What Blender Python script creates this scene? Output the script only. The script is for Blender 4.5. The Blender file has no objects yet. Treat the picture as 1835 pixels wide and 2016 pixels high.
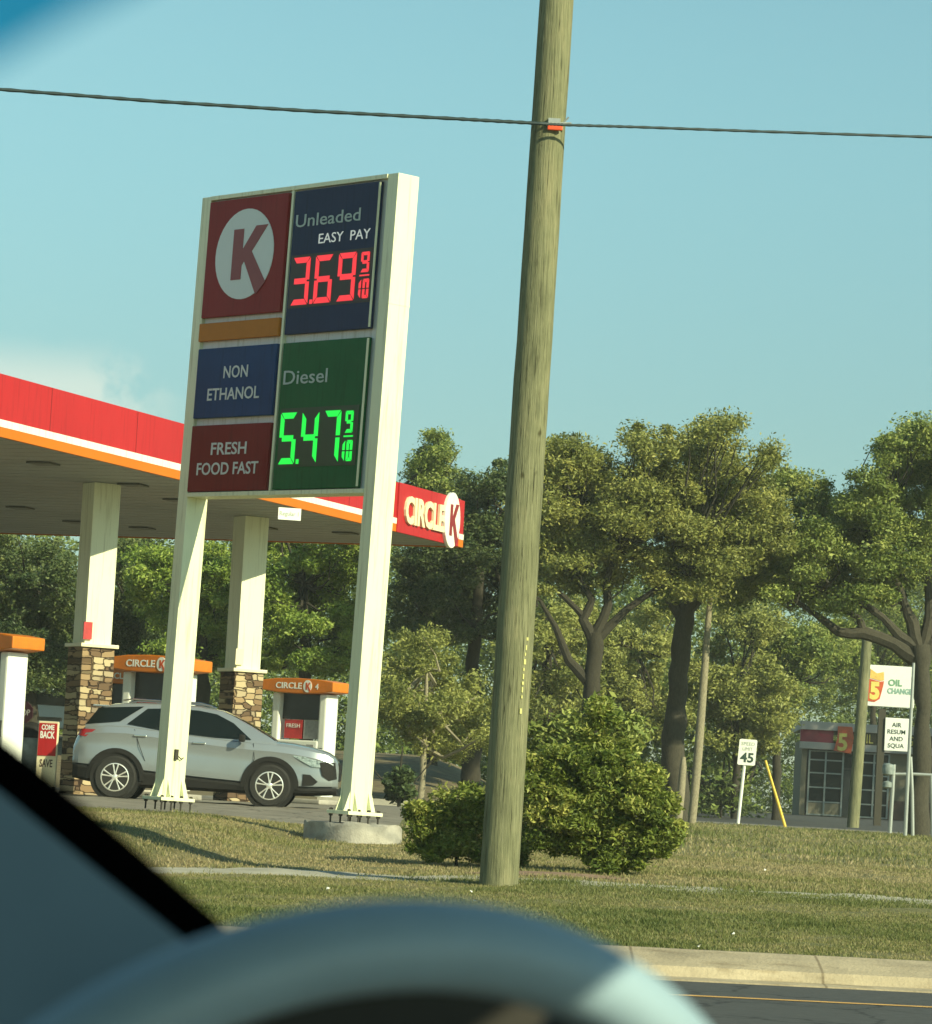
import bpy, bmesh, math, random
import numpy as np
from mathutils import Matrix, Vector
R = math.radians
random.seed(5)
SC = bpy.context.scene
COL = SC.collection

# ------------------------------------------------------------------ camera
EYE = 1.35
F = 7000.0                      # focal length in pixels of an 1835 x 2016 frame
CX, CY = 917.5, 1008.0
PITCH, ROLL = 4.517, 3.2
CAM_M = Matrix.Rotation(R(90 + PITCH), 3, 'X') @ Matrix.Rotation(R(ROLL), 3, 'Z')
cd = bpy.data.cameras.new('camera')
cam = bpy.data.objects.new('camera', cd)
COL.objects.link(cam)
cam.matrix_world = Matrix.Translation((0, 0, EYE)) @ CAM_M.to_4x4()
cd.sensor_fit = 'HORIZONTAL'
cd.sensor_width = 36.0
cd.lens = 36.0 * F / 1835.0
cd.clip_start = 0.03
cd.clip_end = 3000
cd.dof.use_dof = True
cd.dof.focus_distance = 52.0
cd.dof.aperture_fstop = cd.lens / 6.6
SC.camera = cam

# ------------------------------------------------------------------ light
SUN_AZ, SUN_EL = 131.5, 30.0     # compass from +Y clockwise
w = bpy.data.worlds.new('World')
SC.world = w
w.use_nodes = True
nt = w.node_tree
bg = nt.nodes['Background']
sky = nt.nodes.new('ShaderNodeTexSky')
sky.sky_type = 'NISHITA'
sky.sun_disc = False
sky.sun_elevation = R(SUN_EL)
sky.sun_rotation = R(SUN_AZ)
sky.air_density = 1.0
sky.dust_density = 0.35
sky.ozone_density = 1.0
tint = nt.nodes.new('ShaderNodeMix')
tint.data_type = 'RGBA'
tint.blend_type = 'MULTIPLY'
tint.inputs[0].default_value = 1.0
nt.links.new(sky.outputs[0], tint.inputs[6])
air = nt.nodes.new('ShaderNodeMix')      # colour balance of the sky from the horizon upwards
air.data_type = 'RGBA'
air.inputs[6].default_value = (.68, .90, .84, 1)
air.inputs[7].default_value = (1.08, 1.46, 1.17, 1)
nt.links.new(air.outputs[2], tint.inputs[7])
# a low bank of faint cumulus far off to the left
tc = nt.nodes.new('ShaderNodeTexCoord')
no = nt.nodes.new('ShaderNodeTexNoise')
no.inputs['Scale'].default_value = 32.0
no.inputs['Detail'].default_value = 5.0
nt.links.new(tc.outputs['Generated'], no.inputs['Vector'])
sx = nt.nodes.new('ShaderNodeSeparateXYZ')
nt.links.new(tc.outputs['Generated'], sx.inputs[0])
def wmap(src, a, b, c, d):
    n = nt.nodes.new('ShaderNodeMapRange')
    n.interpolation_type = 'SMOOTHSTEP'
    n.inputs[1].default_value, n.inputs[2].default_value = a, b
    n.inputs[3].default_value, n.inputs[4].default_value = c, d
    nt.links.new(src, n.inputs[0])
    return n.outputs[0]
def wmath(op, a, b):
    n = nt.nodes.new('ShaderNodeMath')
    n.operation = op
    for i, v in enumerate((a, b)):
        if isinstance(v, (int, float)):
            n.inputs[i].default_value = v
        else:
            nt.links.new(v, n.inputs[i])
    return n.outputs[0]
nt.links.new(wmap(sx.outputs[2], .06, .23, 0.0, 1.0), air.inputs[0])
CLOUD = wmath('MULTIPLY', wmap(no.outputs[0], 0.44, 0.53, 0.0, 0.8),
              wmath('MULTIPLY', wmap(sx.outputs[2], 0.122, 0.106, 0.0, 1.0), wmap(sx.outputs[0], -0.075, -0.105, 0.0, 1.0)))
cm = nt.nodes.new('ShaderNodeMix')
cm.data_type = 'RGBA'
cm.inputs[7].default_value = (7.2, 8.4, 7.4, 1)
nt.links.new(CLOUD, cm.inputs[0])
nt.links.new(tint.outputs[2], cm.inputs[6])
nt.links.new(cm.outputs[2], bg.inputs[0])
bg.inputs[1].default_value = 0.067

az, el = R(SUN_AZ), R(SUN_EL)
SUN = Vector((math.sin(az) * math.cos(el), math.cos(az) * math.cos(el), math.sin(el)))
sd = bpy.data.lights.new('sun', 'SUN')
sd.energy = 4.4
sd.angle = R(0.53)
sd.color = (1.0, 0.95, 0.62)
so = bpy.data.objects.new('sun', sd)
COL.objects.link(so)
so.rotation_mode = 'QUATERNION'
so.rotation_quaternion = (-SUN).to_track_quat('-Z', 'Y')
so.location = (20, -20, 40)

SC.view_settings.view_transform = 'Standard'
SC.view_settings.look = 'None'
SC.view_settings.exposure = 0.6
SC.view_settings.gamma = 1.0
SC.render.engine = 'CYCLES'
SC.cycles.max_bounces = 6
SC.cycles.transparent_max_bounces = 8
SC.cycles.use_denoising = True

# ------------------------------------------------------------------ helpers
def at(px, py, D):
    """the point on the sight line through (px, py) of the 1835-wide frame whose distance along +Y is D"""
    d = CAM_M @ Vector(((px - CX) / F, -(py - CY) / F, -1.0))
    return Vector((0, 0, EYE)) + d * (D / d.y)

def near(px, py, depth):
    d = CAM_M @ Vector(((px - CX) / F, -(py - CY) / F, -1.0))
    return Vector((0, 0, EYE)) + d * depth

class MB:
    def __init__(s):
        s.v, s.f, s.smooth = [], [], False
    def add(s, vs, fs):
        o = len(s.v)
        s.v += [Vector(p) for p in vs]
        s.f += [[i + o for i in f] for f in fs]
        return s
    def box(s, c, size, M=None, rz=0.0):
        x, y, z = (k / 2 for k in size)
        vs = [Vector((a * x, b * y, d * z)) for a in (-1, 1) for b in (-1, 1) for d in (-1, 1)]
        rot = M if M is not None else Matrix.Rotation(rz, 3, 'Z')
        vs = [rot @ p + Vector(c) for p in vs]
        return s.add(vs, [(0, 1, 3, 2), (4, 6, 7, 5), (0, 4, 5, 1), (2, 3, 7, 6), (0, 2, 6, 4), (1, 5, 7, 3)])
    def tube(s, pts, rad, n=10, cap=True):
        pts = [Vector(p) for p in pts]
        if not isinstance(rad, (list, tuple)):
            rad = [rad] * len(pts)
        rings, up = [], Vector((0.13, 0.31, 0.94)).normalized()
        prev = None
        for i, p in enumerate(pts):
            t = (pts[min(i + 1, len(pts) - 1)] - pts[max(i - 1, 0)]).normalized()
            if prev is None:
                a = t.orthogonal().normalized()
            else:
                a = (prev - t * prev.dot(t)).normalized()
            prev = a
            b = t.cross(a)
            rings.append([p + (a * math.cos(2 * math.pi * k / n) + b * math.sin(2 * math.pi * k / n)) * rad[i] for k in range(n)])
        vs = [q for r in rings for q in r]
        fs = []
        for i in range(len(pts) - 1):
            for k in range(n):
                fs.append((i * n + k, i * n + (k + 1) % n, (i + 1) * n + (k + 1) % n, (i + 1) * n + k))
        if cap:
            fs.append(tuple(range(n - 1, -1, -1)))
            fs.append(tuple((len(pts) - 1) * n + k for k in range(n)))
        return s.add(vs, fs)
    def prism(s, poly, O, X, Z, t):
        """polygon (x, z) in the plane O + x X + z Z, extruded by t along X x Z (away from the viewer)"""
        O, X, Z = Vector(O), Vector(X), Vector(Z)
        N = Z.cross(X)
        a = [O + X * p[0] + Z * p[1] for p in poly]
        b = [q + N * t for q in a]
        n = len(poly)
        return s.add(a + b, [tuple(range(n)), tuple(range(2 * n - 1, n - 1, -1))] + [(i + n, (i + 1) % n + n, (i + 1) % n, i) for i in range(n)])
    def lathe(s, prof, c, n=24, axis='Z'):
        c = Vector(c)
        vs = []
        for r, h in prof:
            for k in range(n):
                a = 2 * math.pi * k / n
                p = (r * math.cos(a), r * math.sin(a), h) if axis == 'Z' else (r * math.cos(a), h, r * math.sin(a))
                vs.append(c + Vector(p))
        fs = [(i * n + k, i * n + (k + 1) % n, (i + 1) * n + (k + 1) % n, (i + 1) * n + k) for i in range(len(prof) - 1) for k in range(n)]
        fs.append(tuple(range(n)))
        fs.append(tuple((len(prof) - 1) * n + k for k in range(n)))
        return s.add(vs, fs)
    def mesh(s, name, smooth=False, inv=None, bevel=0.0):
        me = bpy.data.meshes.new(name)
        vs = s.v if inv is None else [inv @ p for p in s.v]
        me.from_pydata([tuple(p) for p in vs], [], s.f)
        bm = bmesh.new()
        bm.from_mesh(me)
        bmesh.ops.recalc_face_normals(bm, faces=bm.faces)
        if bevel:
            bmesh.ops.bevel(bm, geom=[e for e in bm.edges if e.calc_length() > bevel * 2.5], offset=bevel, segments=2, affect='EDGES', profile=0.6)
        bm.to_mesh(me)
        bm.free()
        if smooth:
            me.polygons.foreach_set('use_smooth', [True] * len(me.polygons))
            if hasattr(me, 'set_sharp_from_angle'):
                me.set_sharp_from_angle(angle=R(42))
        me.update()
        return me

def link(name, me, mat=None, parent=None):
    o = bpy.data.objects.new(name, me)
    COL.objects.link(o)
    if mat is not None:
        me.materials.append(mat)
    if parent is not None:
        o.parent = parent
    return o

def thing(name, label, cat, M=None, group=None):
    o = bpy.data.objects.new(name, None)
    o.empty_display_size = 0.2
    COL.objects.link(o)
    if M is None:
        M = Matrix.Identity(4)
    elif isinstance(M, Vector):
        M = Matrix.Translation(M)
    o.matrix_world = M
    o['label'], o['category'] = label, cat
    if group:
        o['group'] = group
    return o

def tag(o, label, cat, group=None):
    o['label'], o['category'] = label, cat
    if group:
        o['group'] = group
    return o

def root_matrix(parent):
    M = parent.matrix_basis.copy()
    while parent.parent is not None:
        parent = parent.parent
        M = parent.matrix_basis @ M
    return M

def part(name, mb, mat, parent, world=False, smooth=False, bevel=0.0):
    inv = root_matrix(parent).inverted() if world else None
    return link(name, mb.mesh(name, smooth, inv, bevel), mat, parent)

def struct(name, mb, mat, smooth=False):
    o = link(name, mb.mesh(name, smooth), mat)
    o['kind'] = 'structure'
    return o

def base_frame(loc, rz, lean=0.0):
    return Matrix.Translation(loc) @ Matrix.Rotation(R(lean), 4, 'Y') @ Matrix.Rotation(rz, 4, 'Z')

def copy_thing(root, M, label=None):
    def rec(o, par):
        c = o.copy()
        COL.objects.link(c)
        c.parent = par
        for ch in [k for k in bpy.data.objects if k.parent == o]:
            rec(ch, c)
        return c
    kids = [k for k in bpy.data.objects if k.parent == root]
    r = root.copy()
    COL.objects.link(r)
    r.matrix_world = M
    if label:
        r['label'] = label
    for k in kids:
        rec(k, r)
    return r

def text_mesh(body, width=None, height=None, bold=0.0, spacing=1.0, ext=0.004, O=(0, 0, 0), X=(1, 0, 0), Z=(0, 0, 1), align='L', shear=0.0):
    """text standing in the plane O + x X + z Z, O = left (or centre) of the base line"""
    cu = bpy.data.curves.new('lettering', 'FONT')
    cu.body = body
    cu.size = 1.0
    cu.offset = bold
    cu.space_character = spacing
    cu.resolution_u = 3
    cu.shear = shear
    ob = bpy.data.objects.new('lettering', cu)
    COL.objects.link(ob)
    dg = bpy.context.evaluated_depsgraph_get()
    me = bpy.data.meshes.new_from_object(ob.evaluated_get(dg))
    bpy.data.objects.remove(ob)
    bpy.data.curves.remove(cu)
    n = len(me.vertices)
    co = np.zeros(n * 3)
    me.vertices.foreach_get('co', co)
    co = co.reshape(-1, 3)
    faces = [list(p.vertices) for p in me.polygons]
    bpy.data.meshes.remove(me)
    x0, x1, y0, y1 = co[:, 0].min(), co[:, 0].max(), co[:, 1].min(), co[:, 1].max()
    sy = height / 0.70 if height else None
    sx_ = width / (x1 - x0) if width else None
    if sy is None: sy = sx_
    if sx_ is None: sx_ = sy
    X, Z, O = Vector(X), Vector(Z), Vector(O)
    N = Z.cross(X)
    off = (x0 + x1) / 2 if align == 'C' else x0
    mb = MB()
    pts = [O + X * ((p[0] - off) * sx_) + Z * (p[1] * sy) for p in co]
    # front sheet plus a skirt of depth ext
    m = len(pts)
    mb.add(pts + [p + N * ext for p in pts], faces)
    edges = {}
    for f in faces:
        for i in range(len(f)):
            a, b = f[i], f[(i + 1) % len(f)]
            edges[(a, b)] = 1
    for (a, b) in edges:
        if (b, a) not in edges:
            mb.f.append([b, a, a + m, b + m])
    return mb

def text_part(name, parent, mat, body, world=False, **kw):
    mb = text_mesh(body, **kw)
    me = bpy.data.meshes.new(name)
    inv = root_matrix(parent).inverted() if world else Matrix.Identity(4)
    me.from_pydata([tuple(inv @ p) for p in mb.v], [], mb.f)
    me.update()
    return link(name, me, mat, parent)

# ------------------------------------------------------------------ materials
def mat(name, col, rough=0.6, metal=0.0, var=0.10, scale=6.0, col2=None, bump=0.0, bscale=60.0, stretch=(1, 1, 1), spec=0.5, emit=None, coat=0.0):
    m = bpy.data.materials.new(name)
    m.use_nodes = True
    t = m.node_tree
    b = t.nodes['Principled BSDF']
    b.inputs['Roughness'].default_value = rough
    b.inputs['Metallic'].default_value = metal
    b.inputs['Specular IOR Level'].default_value = spec
    b.inputs['Coat Weight'].default_value = coat
    c = t.nodes.new('ShaderNodeTexCoord')
    mp = t.nodes.new('ShaderNodeMapping')
    mp.inputs['Scale'].default_value = stretch
    t.links.new(c.outputs['Object'], mp.inputs[0])
    n = t.nodes.new('ShaderNodeTexNoise')
    n.inputs['Scale'].default_value = scale
    n.inputs['Detail'].default_value = 6.0
    n.inputs['Roughness'].default_value = 0.65
    t.links.new(mp.outputs[0], n.inputs['Vector'])
    r = t.nodes.new('ShaderNodeValToRGB')
    a = [max(0.0, k * (1 - var)) for k in col]
    bb = col2 if col2 else [min(1.0, k * (1 + var)) for k in col]
    r.color_ramp.elements[0].position = 0.3
    r.color_ramp.elements[1].position = 0.7
    r.color_ramp.elements[0].color = (*a, 1)
    r.color_ramp.elements[1].color = (*bb, 1)
    t.links.new(n.outputs[0], r.inputs[0])
    t.links.new(r.outputs[0], b.inputs['Base Color'])
    if bump:
        n2 = t.nodes.new('ShaderNodeTexNoise')
        n2.inputs['Scale'].default_value = bscale
        n2.inputs['Detail'].default_value = 4.0
        t.links.new(mp.outputs[0], n2.inputs['Vector'])
        bp = t.nodes.new('ShaderNodeBump')
        bp.inputs['Strength'].default_value = bump
        bp.inputs['Distance'].default_value = 0.02
        t.links.new(n2.outputs[0], bp.inputs['Height'])
        t.links.new(bp.outputs[0], b.inputs['Normal'])
    if emit:
        b.inputs['Emission Color'].default_value = (*emit[:3], 1)
        b.inputs['Emission Strength'].default_value = emit[3]
    return m

def leaf_mat(name, dark, mid, light, trans=0.22):
    m = bpy.data.materials.new(name)
    m.use_nodes = True
    t = m.node_tree
    b = t.nodes['Principled BSDF']
    out = t.nodes['Material Output']
    at_ = t.nodes.new('ShaderNodeAttribute')
    at_.attribute_name = 'tint'
    r = t.nodes.new('ShaderNodeValToRGB')
    r.color_ramp.elements[0].position = 0.0
    r.color_ramp.elements[0].color = (*dark, 1)
    r.color_ramp.elements[1].position = 1.0
    r.color_ramp.elements[1].color = (*light, 1)
    e = r.color_ramp.elements.new(0.5)
    e.color = (*mid, 1)
    t.links.new(at_.outputs['Fac'], r.inputs[0])
    t.links.new(r.outputs[0], b.inputs['Base Color'])
    b.inputs['Roughness'].default_value = 0.55
    b.inputs['Specular IOR Level'].default_value = 0.35
    tr = t.nodes.new('ShaderNodeBsdfTranslucent')
    t.links.new(r.outputs[0], tr.inputs[0])
    mx = t.nodes.new('ShaderNodeMixShader')
    mx.inputs[0].default_value = trans
    t.links.new(b.outputs[0], mx.inputs[1])
    t.links.new(tr.outputs[0], mx.inputs[2])
    t.links.new(mx.outputs[0], out.inputs[0])
    return m

M = {}
M['white'] = mat('white_painted_steel', (.78, .79, .54), .5, var=.04, scale=1.6)
M['frame'] = mat('sign_frame_grey_white', (.70, .71, .68), .5, var=.06, scale=2)
M['red'] = mat('sign_red', (.25, .018, .018), .5, spec=.15, var=.08, scale=1.2)
M['darkred'] = mat('sign_dark_red', (.19, .012, .010), .5, spec=.15, var=.10, scale=1.2)
M['orange'] = mat('sign_orange', (.48, .17, .016), .5, spec=.15, var=.10, scale=1.5)
M['navy'] = mat('sign_navy', (.020, .034, .085), .5, spec=.12, var=.12, scale=1.2)
M['blue'] = mat('sign_blue', (.012, .050, .150), .5, spec=.12, var=.15, scale=1.2)
M['green'] = mat('sign_green', (.011, .115, .036), .5, spec=.12, var=.12, scale=1.2)
M['letter'] = mat('sign_lettering_white', (.62, .65, .62), .5, var=.05)
M['letter_dim'] = mat('sign_lettering_grey', (.42, .50, .46), .5, var=.10, scale=9)
M['logo_white'] = mat('logo_white', (.66, .70, .66), .4, var=.03, scale=1)
M['logo_red'] = mat('logo_red', (.24, .016, .014), .4, var=.05)
M['led_back'] = mat('led_backing', (.02, .016, .010), .5)
M['led_red'] = mat('led_red', (.4, .02, .02), .5, emit=(1.0, .035, .05, .62))
M['led_green'] = mat('led_green', (.02, .3, .04), .5, emit=(.005, 1.0, .07, .62))
M['led_white'] = mat('led_white', (.4, .4, .4), .5, emit=(.85, .95, .85, .25))
M['bolt'] = mat('bolt_steel', (.05, .045, .035), .6, metal=.5)
M['canopy_red'] = mat('canopy_red', (.43, .017, .020), .5, var=.06, scale=.6, spec=.3)
M['canopy_white'] = mat('canopy_white', (.80, .78, .70), .45, var=.03)
M['canopy_orange'] = mat('canopy_orange', (.58, .155, .006), .5, var=.06, scale=.8, spec=.3)
M['soffit'] = mat('canopy_soffit', (.32, .33, .31), .6, var=.16, scale=.35)
M['soffit_light'] = mat('soffit_fixture', (.12, .12, .10), .5)
M['column'] = mat('column_paint', (.78, .79, .56), .5, var=.03, scale=1)
M['cream'] = mat('cream_plastic', (.78, .70, .46), .4, var=.05)
M['pump_white'] = mat('pump_white', (.78, .80, .72), .35, var=.05, scale=2)
M['pump_dark'] = mat('pump_dark', (.025, .028, .026), .3, var=.2)
M['pump_red'] = mat('pump_red', (.45, .03, .03), .4, var=.2, scale=8)
M['pump_grey'] = mat('pump_grey', (.30, .30, .29), .4, var=.2, scale=14)
M['pump_orange'] = mat('pump_orange', (.60, .17, .010), .4, var=.12, scale=5)
M['concrete'] = mat('concrete', (.34, .32, .27), .9, var=.28, scale=3.5, bump=.4, bscale=40)
M['kerb'] = mat('kerb_concrete', (.36, .30, .20), .9, var=.24, scale=2.2, bump=.5, bscale=30)
def add_overlay(m, kind):
    t = m.node_tree
    b = t.nodes['Principled BSDF']
    src = b.inputs['Base Color'].links[0].from_socket
    c = t.nodes.new('ShaderNodeTexCoord')
    k = t.nodes.new('ShaderNodeMix'); k.data_type = 'RGBA'; k.blend_type = 'MULTIPLY'; k.inputs[0].default_value = 1
    r = t.nodes.new('ShaderNodeValToRGB')
    if kind == 'joint':
        sp_ = t.nodes.new('ShaderNodeSeparateXYZ'); t.links.new(c.outputs['Object'], sp_.inputs[0])
        f = t.nodes.new('ShaderNodeMath'); f.operation = 'PINGPONG'; f.inputs[1].default_value = .75
        t.links.new(sp_.outputs[0], f.inputs[0]); t.links.new(f.outputs[0], r.inputs[0])
        r.color_ramp.elements[0].position = .006; r.color_ramp.elements[0].color = (.55, .52, .48, 1)
        r.color_ramp.elements[1].position = .016; r.color_ramp.elements[1].color = (1, 1, 1, 1)
    else:
        mp = t.nodes.new('ShaderNodeMapping'); mp.inputs['Scale'].default_value = {'streak': (7, 7, .35), 'stain': (.8, 2.2, 2), 'crack': (1, 1, 1)}[kind]
        t.links.new(c.outputs['Object'], mp.inputs[0])
        if kind == 'crack':
            n = t.nodes.new('ShaderNodeTexVoronoi'); n.feature = 'DISTANCE_TO_EDGE'; n.inputs['Scale'].default_value = .55
            n2 = t.nodes.new('ShaderNodeTexNoise'); n2.inputs['Scale'].default_value = 2.5; n2.inputs['Detail'].default_value = 6
            t.links.new(mp.outputs[0], n2.inputs['Vector'])
            va_ = t.nodes.new('ShaderNodeVectorMath'); va_.operation = 'MULTIPLY_ADD'; va_.inputs[1].default_value = (.5, .5, .5)
            t.links.new(n2.outputs['Color'], va_.inputs[0]); t.links.new(mp.outputs[0], va_.inputs[2])
            t.links.new(va_.outputs[0], n.inputs['Vector'])
            r.color_ramp.elements[0].position = .004; r.color_ramp.elements[0].color = (.35, .35, .35, 1)
            r.color_ramp.elements[1].position = .016; r.color_ramp.elements[1].color = (1, 1, 1, 1)
        else:
            n = t.nodes.new('ShaderNodeTexNoise'); n.inputs['Scale'].default_value = 2.2; n.inputs['Detail'].default_value = 7; n.inputs['Roughness'].default_value = .7
            t.links.new(mp.outputs[0], n.inputs['Vector'])
            lo = (.70, .68, .60) if kind == 'streak' else (.62, .58, .52)
            r.color_ramp.elements[0].position = .30; r.color_ramp.elements[0].color = (*lo, 1)
            r.color_ramp.elements[1].position = .48; r.color_ramp.elements[1].color = (1, 1, 1, 1)
        t.links.new(n.outputs[0], r.inputs[0])
    t.links.new(src, k.inputs[6]); t.links.new(r.outputs[0], k.inputs[7])
    t.links.new(k.outputs[2], b.inputs['Base Color'])
for k_ in ('white', 'frame', 'column', 'canopy_red', 'canopy_white', 'soffit', 'red', 'blue', 'green', 'navy', 'darkred'):
    add_overlay(M[k_], 'streak')
add_overlay(M['kerb'], 'joint'); add_overlay(M['kerb'], 'stain'); add_overlay(M['concrete'], 'stain')
M['asphalt'] = mat('asphalt', (.052, .054, .052), .85, var=.25, scale=9, bump=.3, bscale=90)
M['lot'] = mat('lot_asphalt', (.20, .185, .15), .9, var=.22, scale=1.1, bump=.3, bscale=70)
M['walk'] = mat('sidewalk_concrete', (.36, .34, .27), .9, var=.22, scale=3, bump=.3)
add_overlay(M['asphalt'], 'crack'); add_overlay(M['lot'], 'crack'); add_overlay(M['lot'], 'stain')
M['line'] = mat('yellow_line', (.58, .33, .09), .8, var=.25, scale=7)
M['glass'] = mat('tinted_glass', (.006, .010, .010), .10, spec=.22)
M['paint'] = mat('silver_paint', (.31, .345, .36), .26, metal=.5, var=.03, scale=2, coat=.6)
M['plastic'] = mat('black_plastic', (.013, .013, .012), .75, spec=.25)
M['rubber'] = mat('tyre_rubber', (.016, .016, .014), .85, bump=.3)
M['alloy'] = mat('alloy_wheel', (.78, .78, .72), .22, metal=.55, var=.05)
M['chrome'] = mat('chrome', (.75, .75, .72), .15, metal=1.0, var=.02)
M['tail'] = mat('tail_lamp_red', (.30, .012, .015), .2, spec=.6)
M['lamp'] = mat('head_lamp_clear', (.055, .085, .085), .12, var=.3, scale=22, spec=.8, col2=(.42, .50, .48))
M['yellow'] = mat('yellow_plastic', (.75, .52, .05), .5, var=.06)
M['tagy'] = mat('pole_tag_yellow', (.62, .58, .20), .5, var=.25, scale=30)
M['orangetag'] = mat('orange_tag', (.85, .10, .03), .5, var=.1)
M['cable'] = mat('cable_rubber', (.020, .040, .042), .6, var=.3, scale=30)
M['galv'] = mat('galvanised_pipe', (.36, .39, .37), .4, metal=.3, var=.1)
M['signwhite'] = mat('sign_sheet_white', (.80, .82, .76), .45, var=.03)
M['black'] = mat('sign_black', (.02, .05, .035), .5)
M['txtgrey'] = mat('sign_grey_text', (.33, .38, .33), .5)
M['shopwall'] = mat('shop_wall_beige', (.17, .155, .11), .9, var=.1, scale=2, bump=.2)
M['shoptrim'] = mat('shop_trim', (.42, .385, .36), .7, var=.1, scale=1)
M['maroon'] = mat('shop_maroon', (.26, .018, .045), .6, var=.12, scale=1)
M['shopdark'] = mat('shop_dark_band', (.045, .035, .010), .6)
M['shopbrown'] = mat('shop_brown', (.09, .055, .040), .8)
M['alum'] = mat('aluminium', (.26, .29, .28), .4, metal=.4)
M['shopyellow'] = mat('shop_yellow', (.70, .58, .14), .6)
M['shopred'] = mat('shop_red', (.55, .09, .025), .5, var=.2)
M['brownpole'] = mat('brown_pole', (.040, .036, .022), .7)
M['stop'] = mat('stop_sign_shade_red', (.035, .008, .014), .5)  # sign red darkened in the colour for the shade it hangs in
M['bin'] = mat('grey_bin', (.22, .26, .25), .5, var=.3, scale=8)
M['litter'] = mat('white_paper', (.8, .8, .75), .7)
M['interior'] = mat('steering_leather', (.27, .38, .45), .45, var=.06, scale=20, spec=.6)
M['trim'] = mat('pillar_trim', (.21, .31, .39), .85, var=.08, scale=4, spec=.05)
M['seal'] = mat('window_seal_black', (.002, .002, .002), 1.0, spec=.0)
M['dash'] = mat('dash_plastic', (.060, .056, .048), .8, spec=.2)
M['dashlit'] = mat('dash_highlight', (.50, .45, .30), .5)
M['grassblade'] = leaf_mat('grass_blades', (.110, .145, .038), (.225, .228, .078), (.40, .325, .175), .35)

def wood(name, dark, midc, light):
    """weathered pole wood: long grain streaks, mottling, dark checks and a few knots"""
    m = bpy.data.materials.new(name)
    m.use_nodes = True
    t = m.node_tree
    b = t.nodes['Principled BSDF']
    c = t.nodes.new('ShaderNodeTexCoord')
    def noise(sc, st, det=6, rough=.65):
        mp = t.nodes.new('ShaderNodeMapping'); mp.inputs['Scale'].default_value = st
        t.links.new(c.outputs['Object'], mp.inputs[0])
        n = t.nodes.new('ShaderNodeTexNoise'); n.inputs['Scale'].default_value = sc; n.inputs['Detail'].default_value = det; n.inputs['Roughness'].default_value = rough
        t.links.new(mp.outputs[0], n.inputs['Vector'])
        return n.outputs[0]
    def ramp(src, stops):
        r = t.nodes.new('ShaderNodeValToRGB')
        for i, (p, col) in enumerate(stops):
            e = r.color_ramp.elements[i] if i < 2 else r.color_ramp.elements.new(p)
            e.position = p; e.color = (*col, 1)
        t.links.new(src, r.inputs[0])
        return r.outputs[0]
    def mul(x, y):
        k = t.nodes.new('ShaderNodeMix'); k.data_type = 'RGBA'; k.blend_type = 'MULTIPLY'; k.inputs[0].default_value = 1
        t.links.new(x, k.inputs[6]); t.links.new(y, k.inputs[7])
        return k.outputs[2]
    grain = noise(6, (9, 9, .35))
    base = ramp(grain, ((.22, dark), (.5, midc), (.80, light)))
    mott = ramp(noise(2.2, (1.6, 1.6, .55), 8, .72), ((.28, (.58, .60, .56)), (.5, (.95, .97, .90)), (.74, (1.35, 1.26, 1.18))))
    check = ramp(noise(11, (7, 7, .16), 3), ((.33, (.22, .22, .20)), (.42, (1, 1, 1))))
    knots = ramp(noise(3.4, (1.4, 1.4, .9), 2), ((.24, (.35, .33, .28)), (.30, (1, 1, 1))))
    t.links.new(mul(mul(mul(base, mott), check), knots), b.inputs['Base Color'])
    b.inputs['Roughness'].default_value = .92
    b.inputs['Specular IOR Level'].default_value = .2
    bp = t.nodes.new('ShaderNodeBump'); bp.inputs['Strength'].default_value = .8; bp.inputs['Distance'].default_value = .02
    t.links.new(noise(9, (8, 8, .22), 5), bp.inputs['Height'])
    t.links.new(bp.outputs[0], b.inputs['Normal'])
    return m
M['pole'] = wood('weathered_pole_wood', (.125, .130, .080), (.205, .205, .122), (.30, .29, .19))
M['bark'] = mat('bark_dark', (.038, .034, .022), .95, var=.35, scale=9, bump=.8, bscale=24, stretch=(3, 3, 1))  # bark tone darkened to carry the shade under the oak crowns
M['bark_light'] = mat('bark_pale', (.27, .24, .16), .95, var=.30, scale=9, bump=.8, bscale=24, stretch=(3, 3, 1.5))
M['bark_mid'] = mat('bark_grey', (.055, .050, .034), .95, var=.35, scale=9, bump=.8, bscale=24, stretch=(3, 3, 1))

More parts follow.
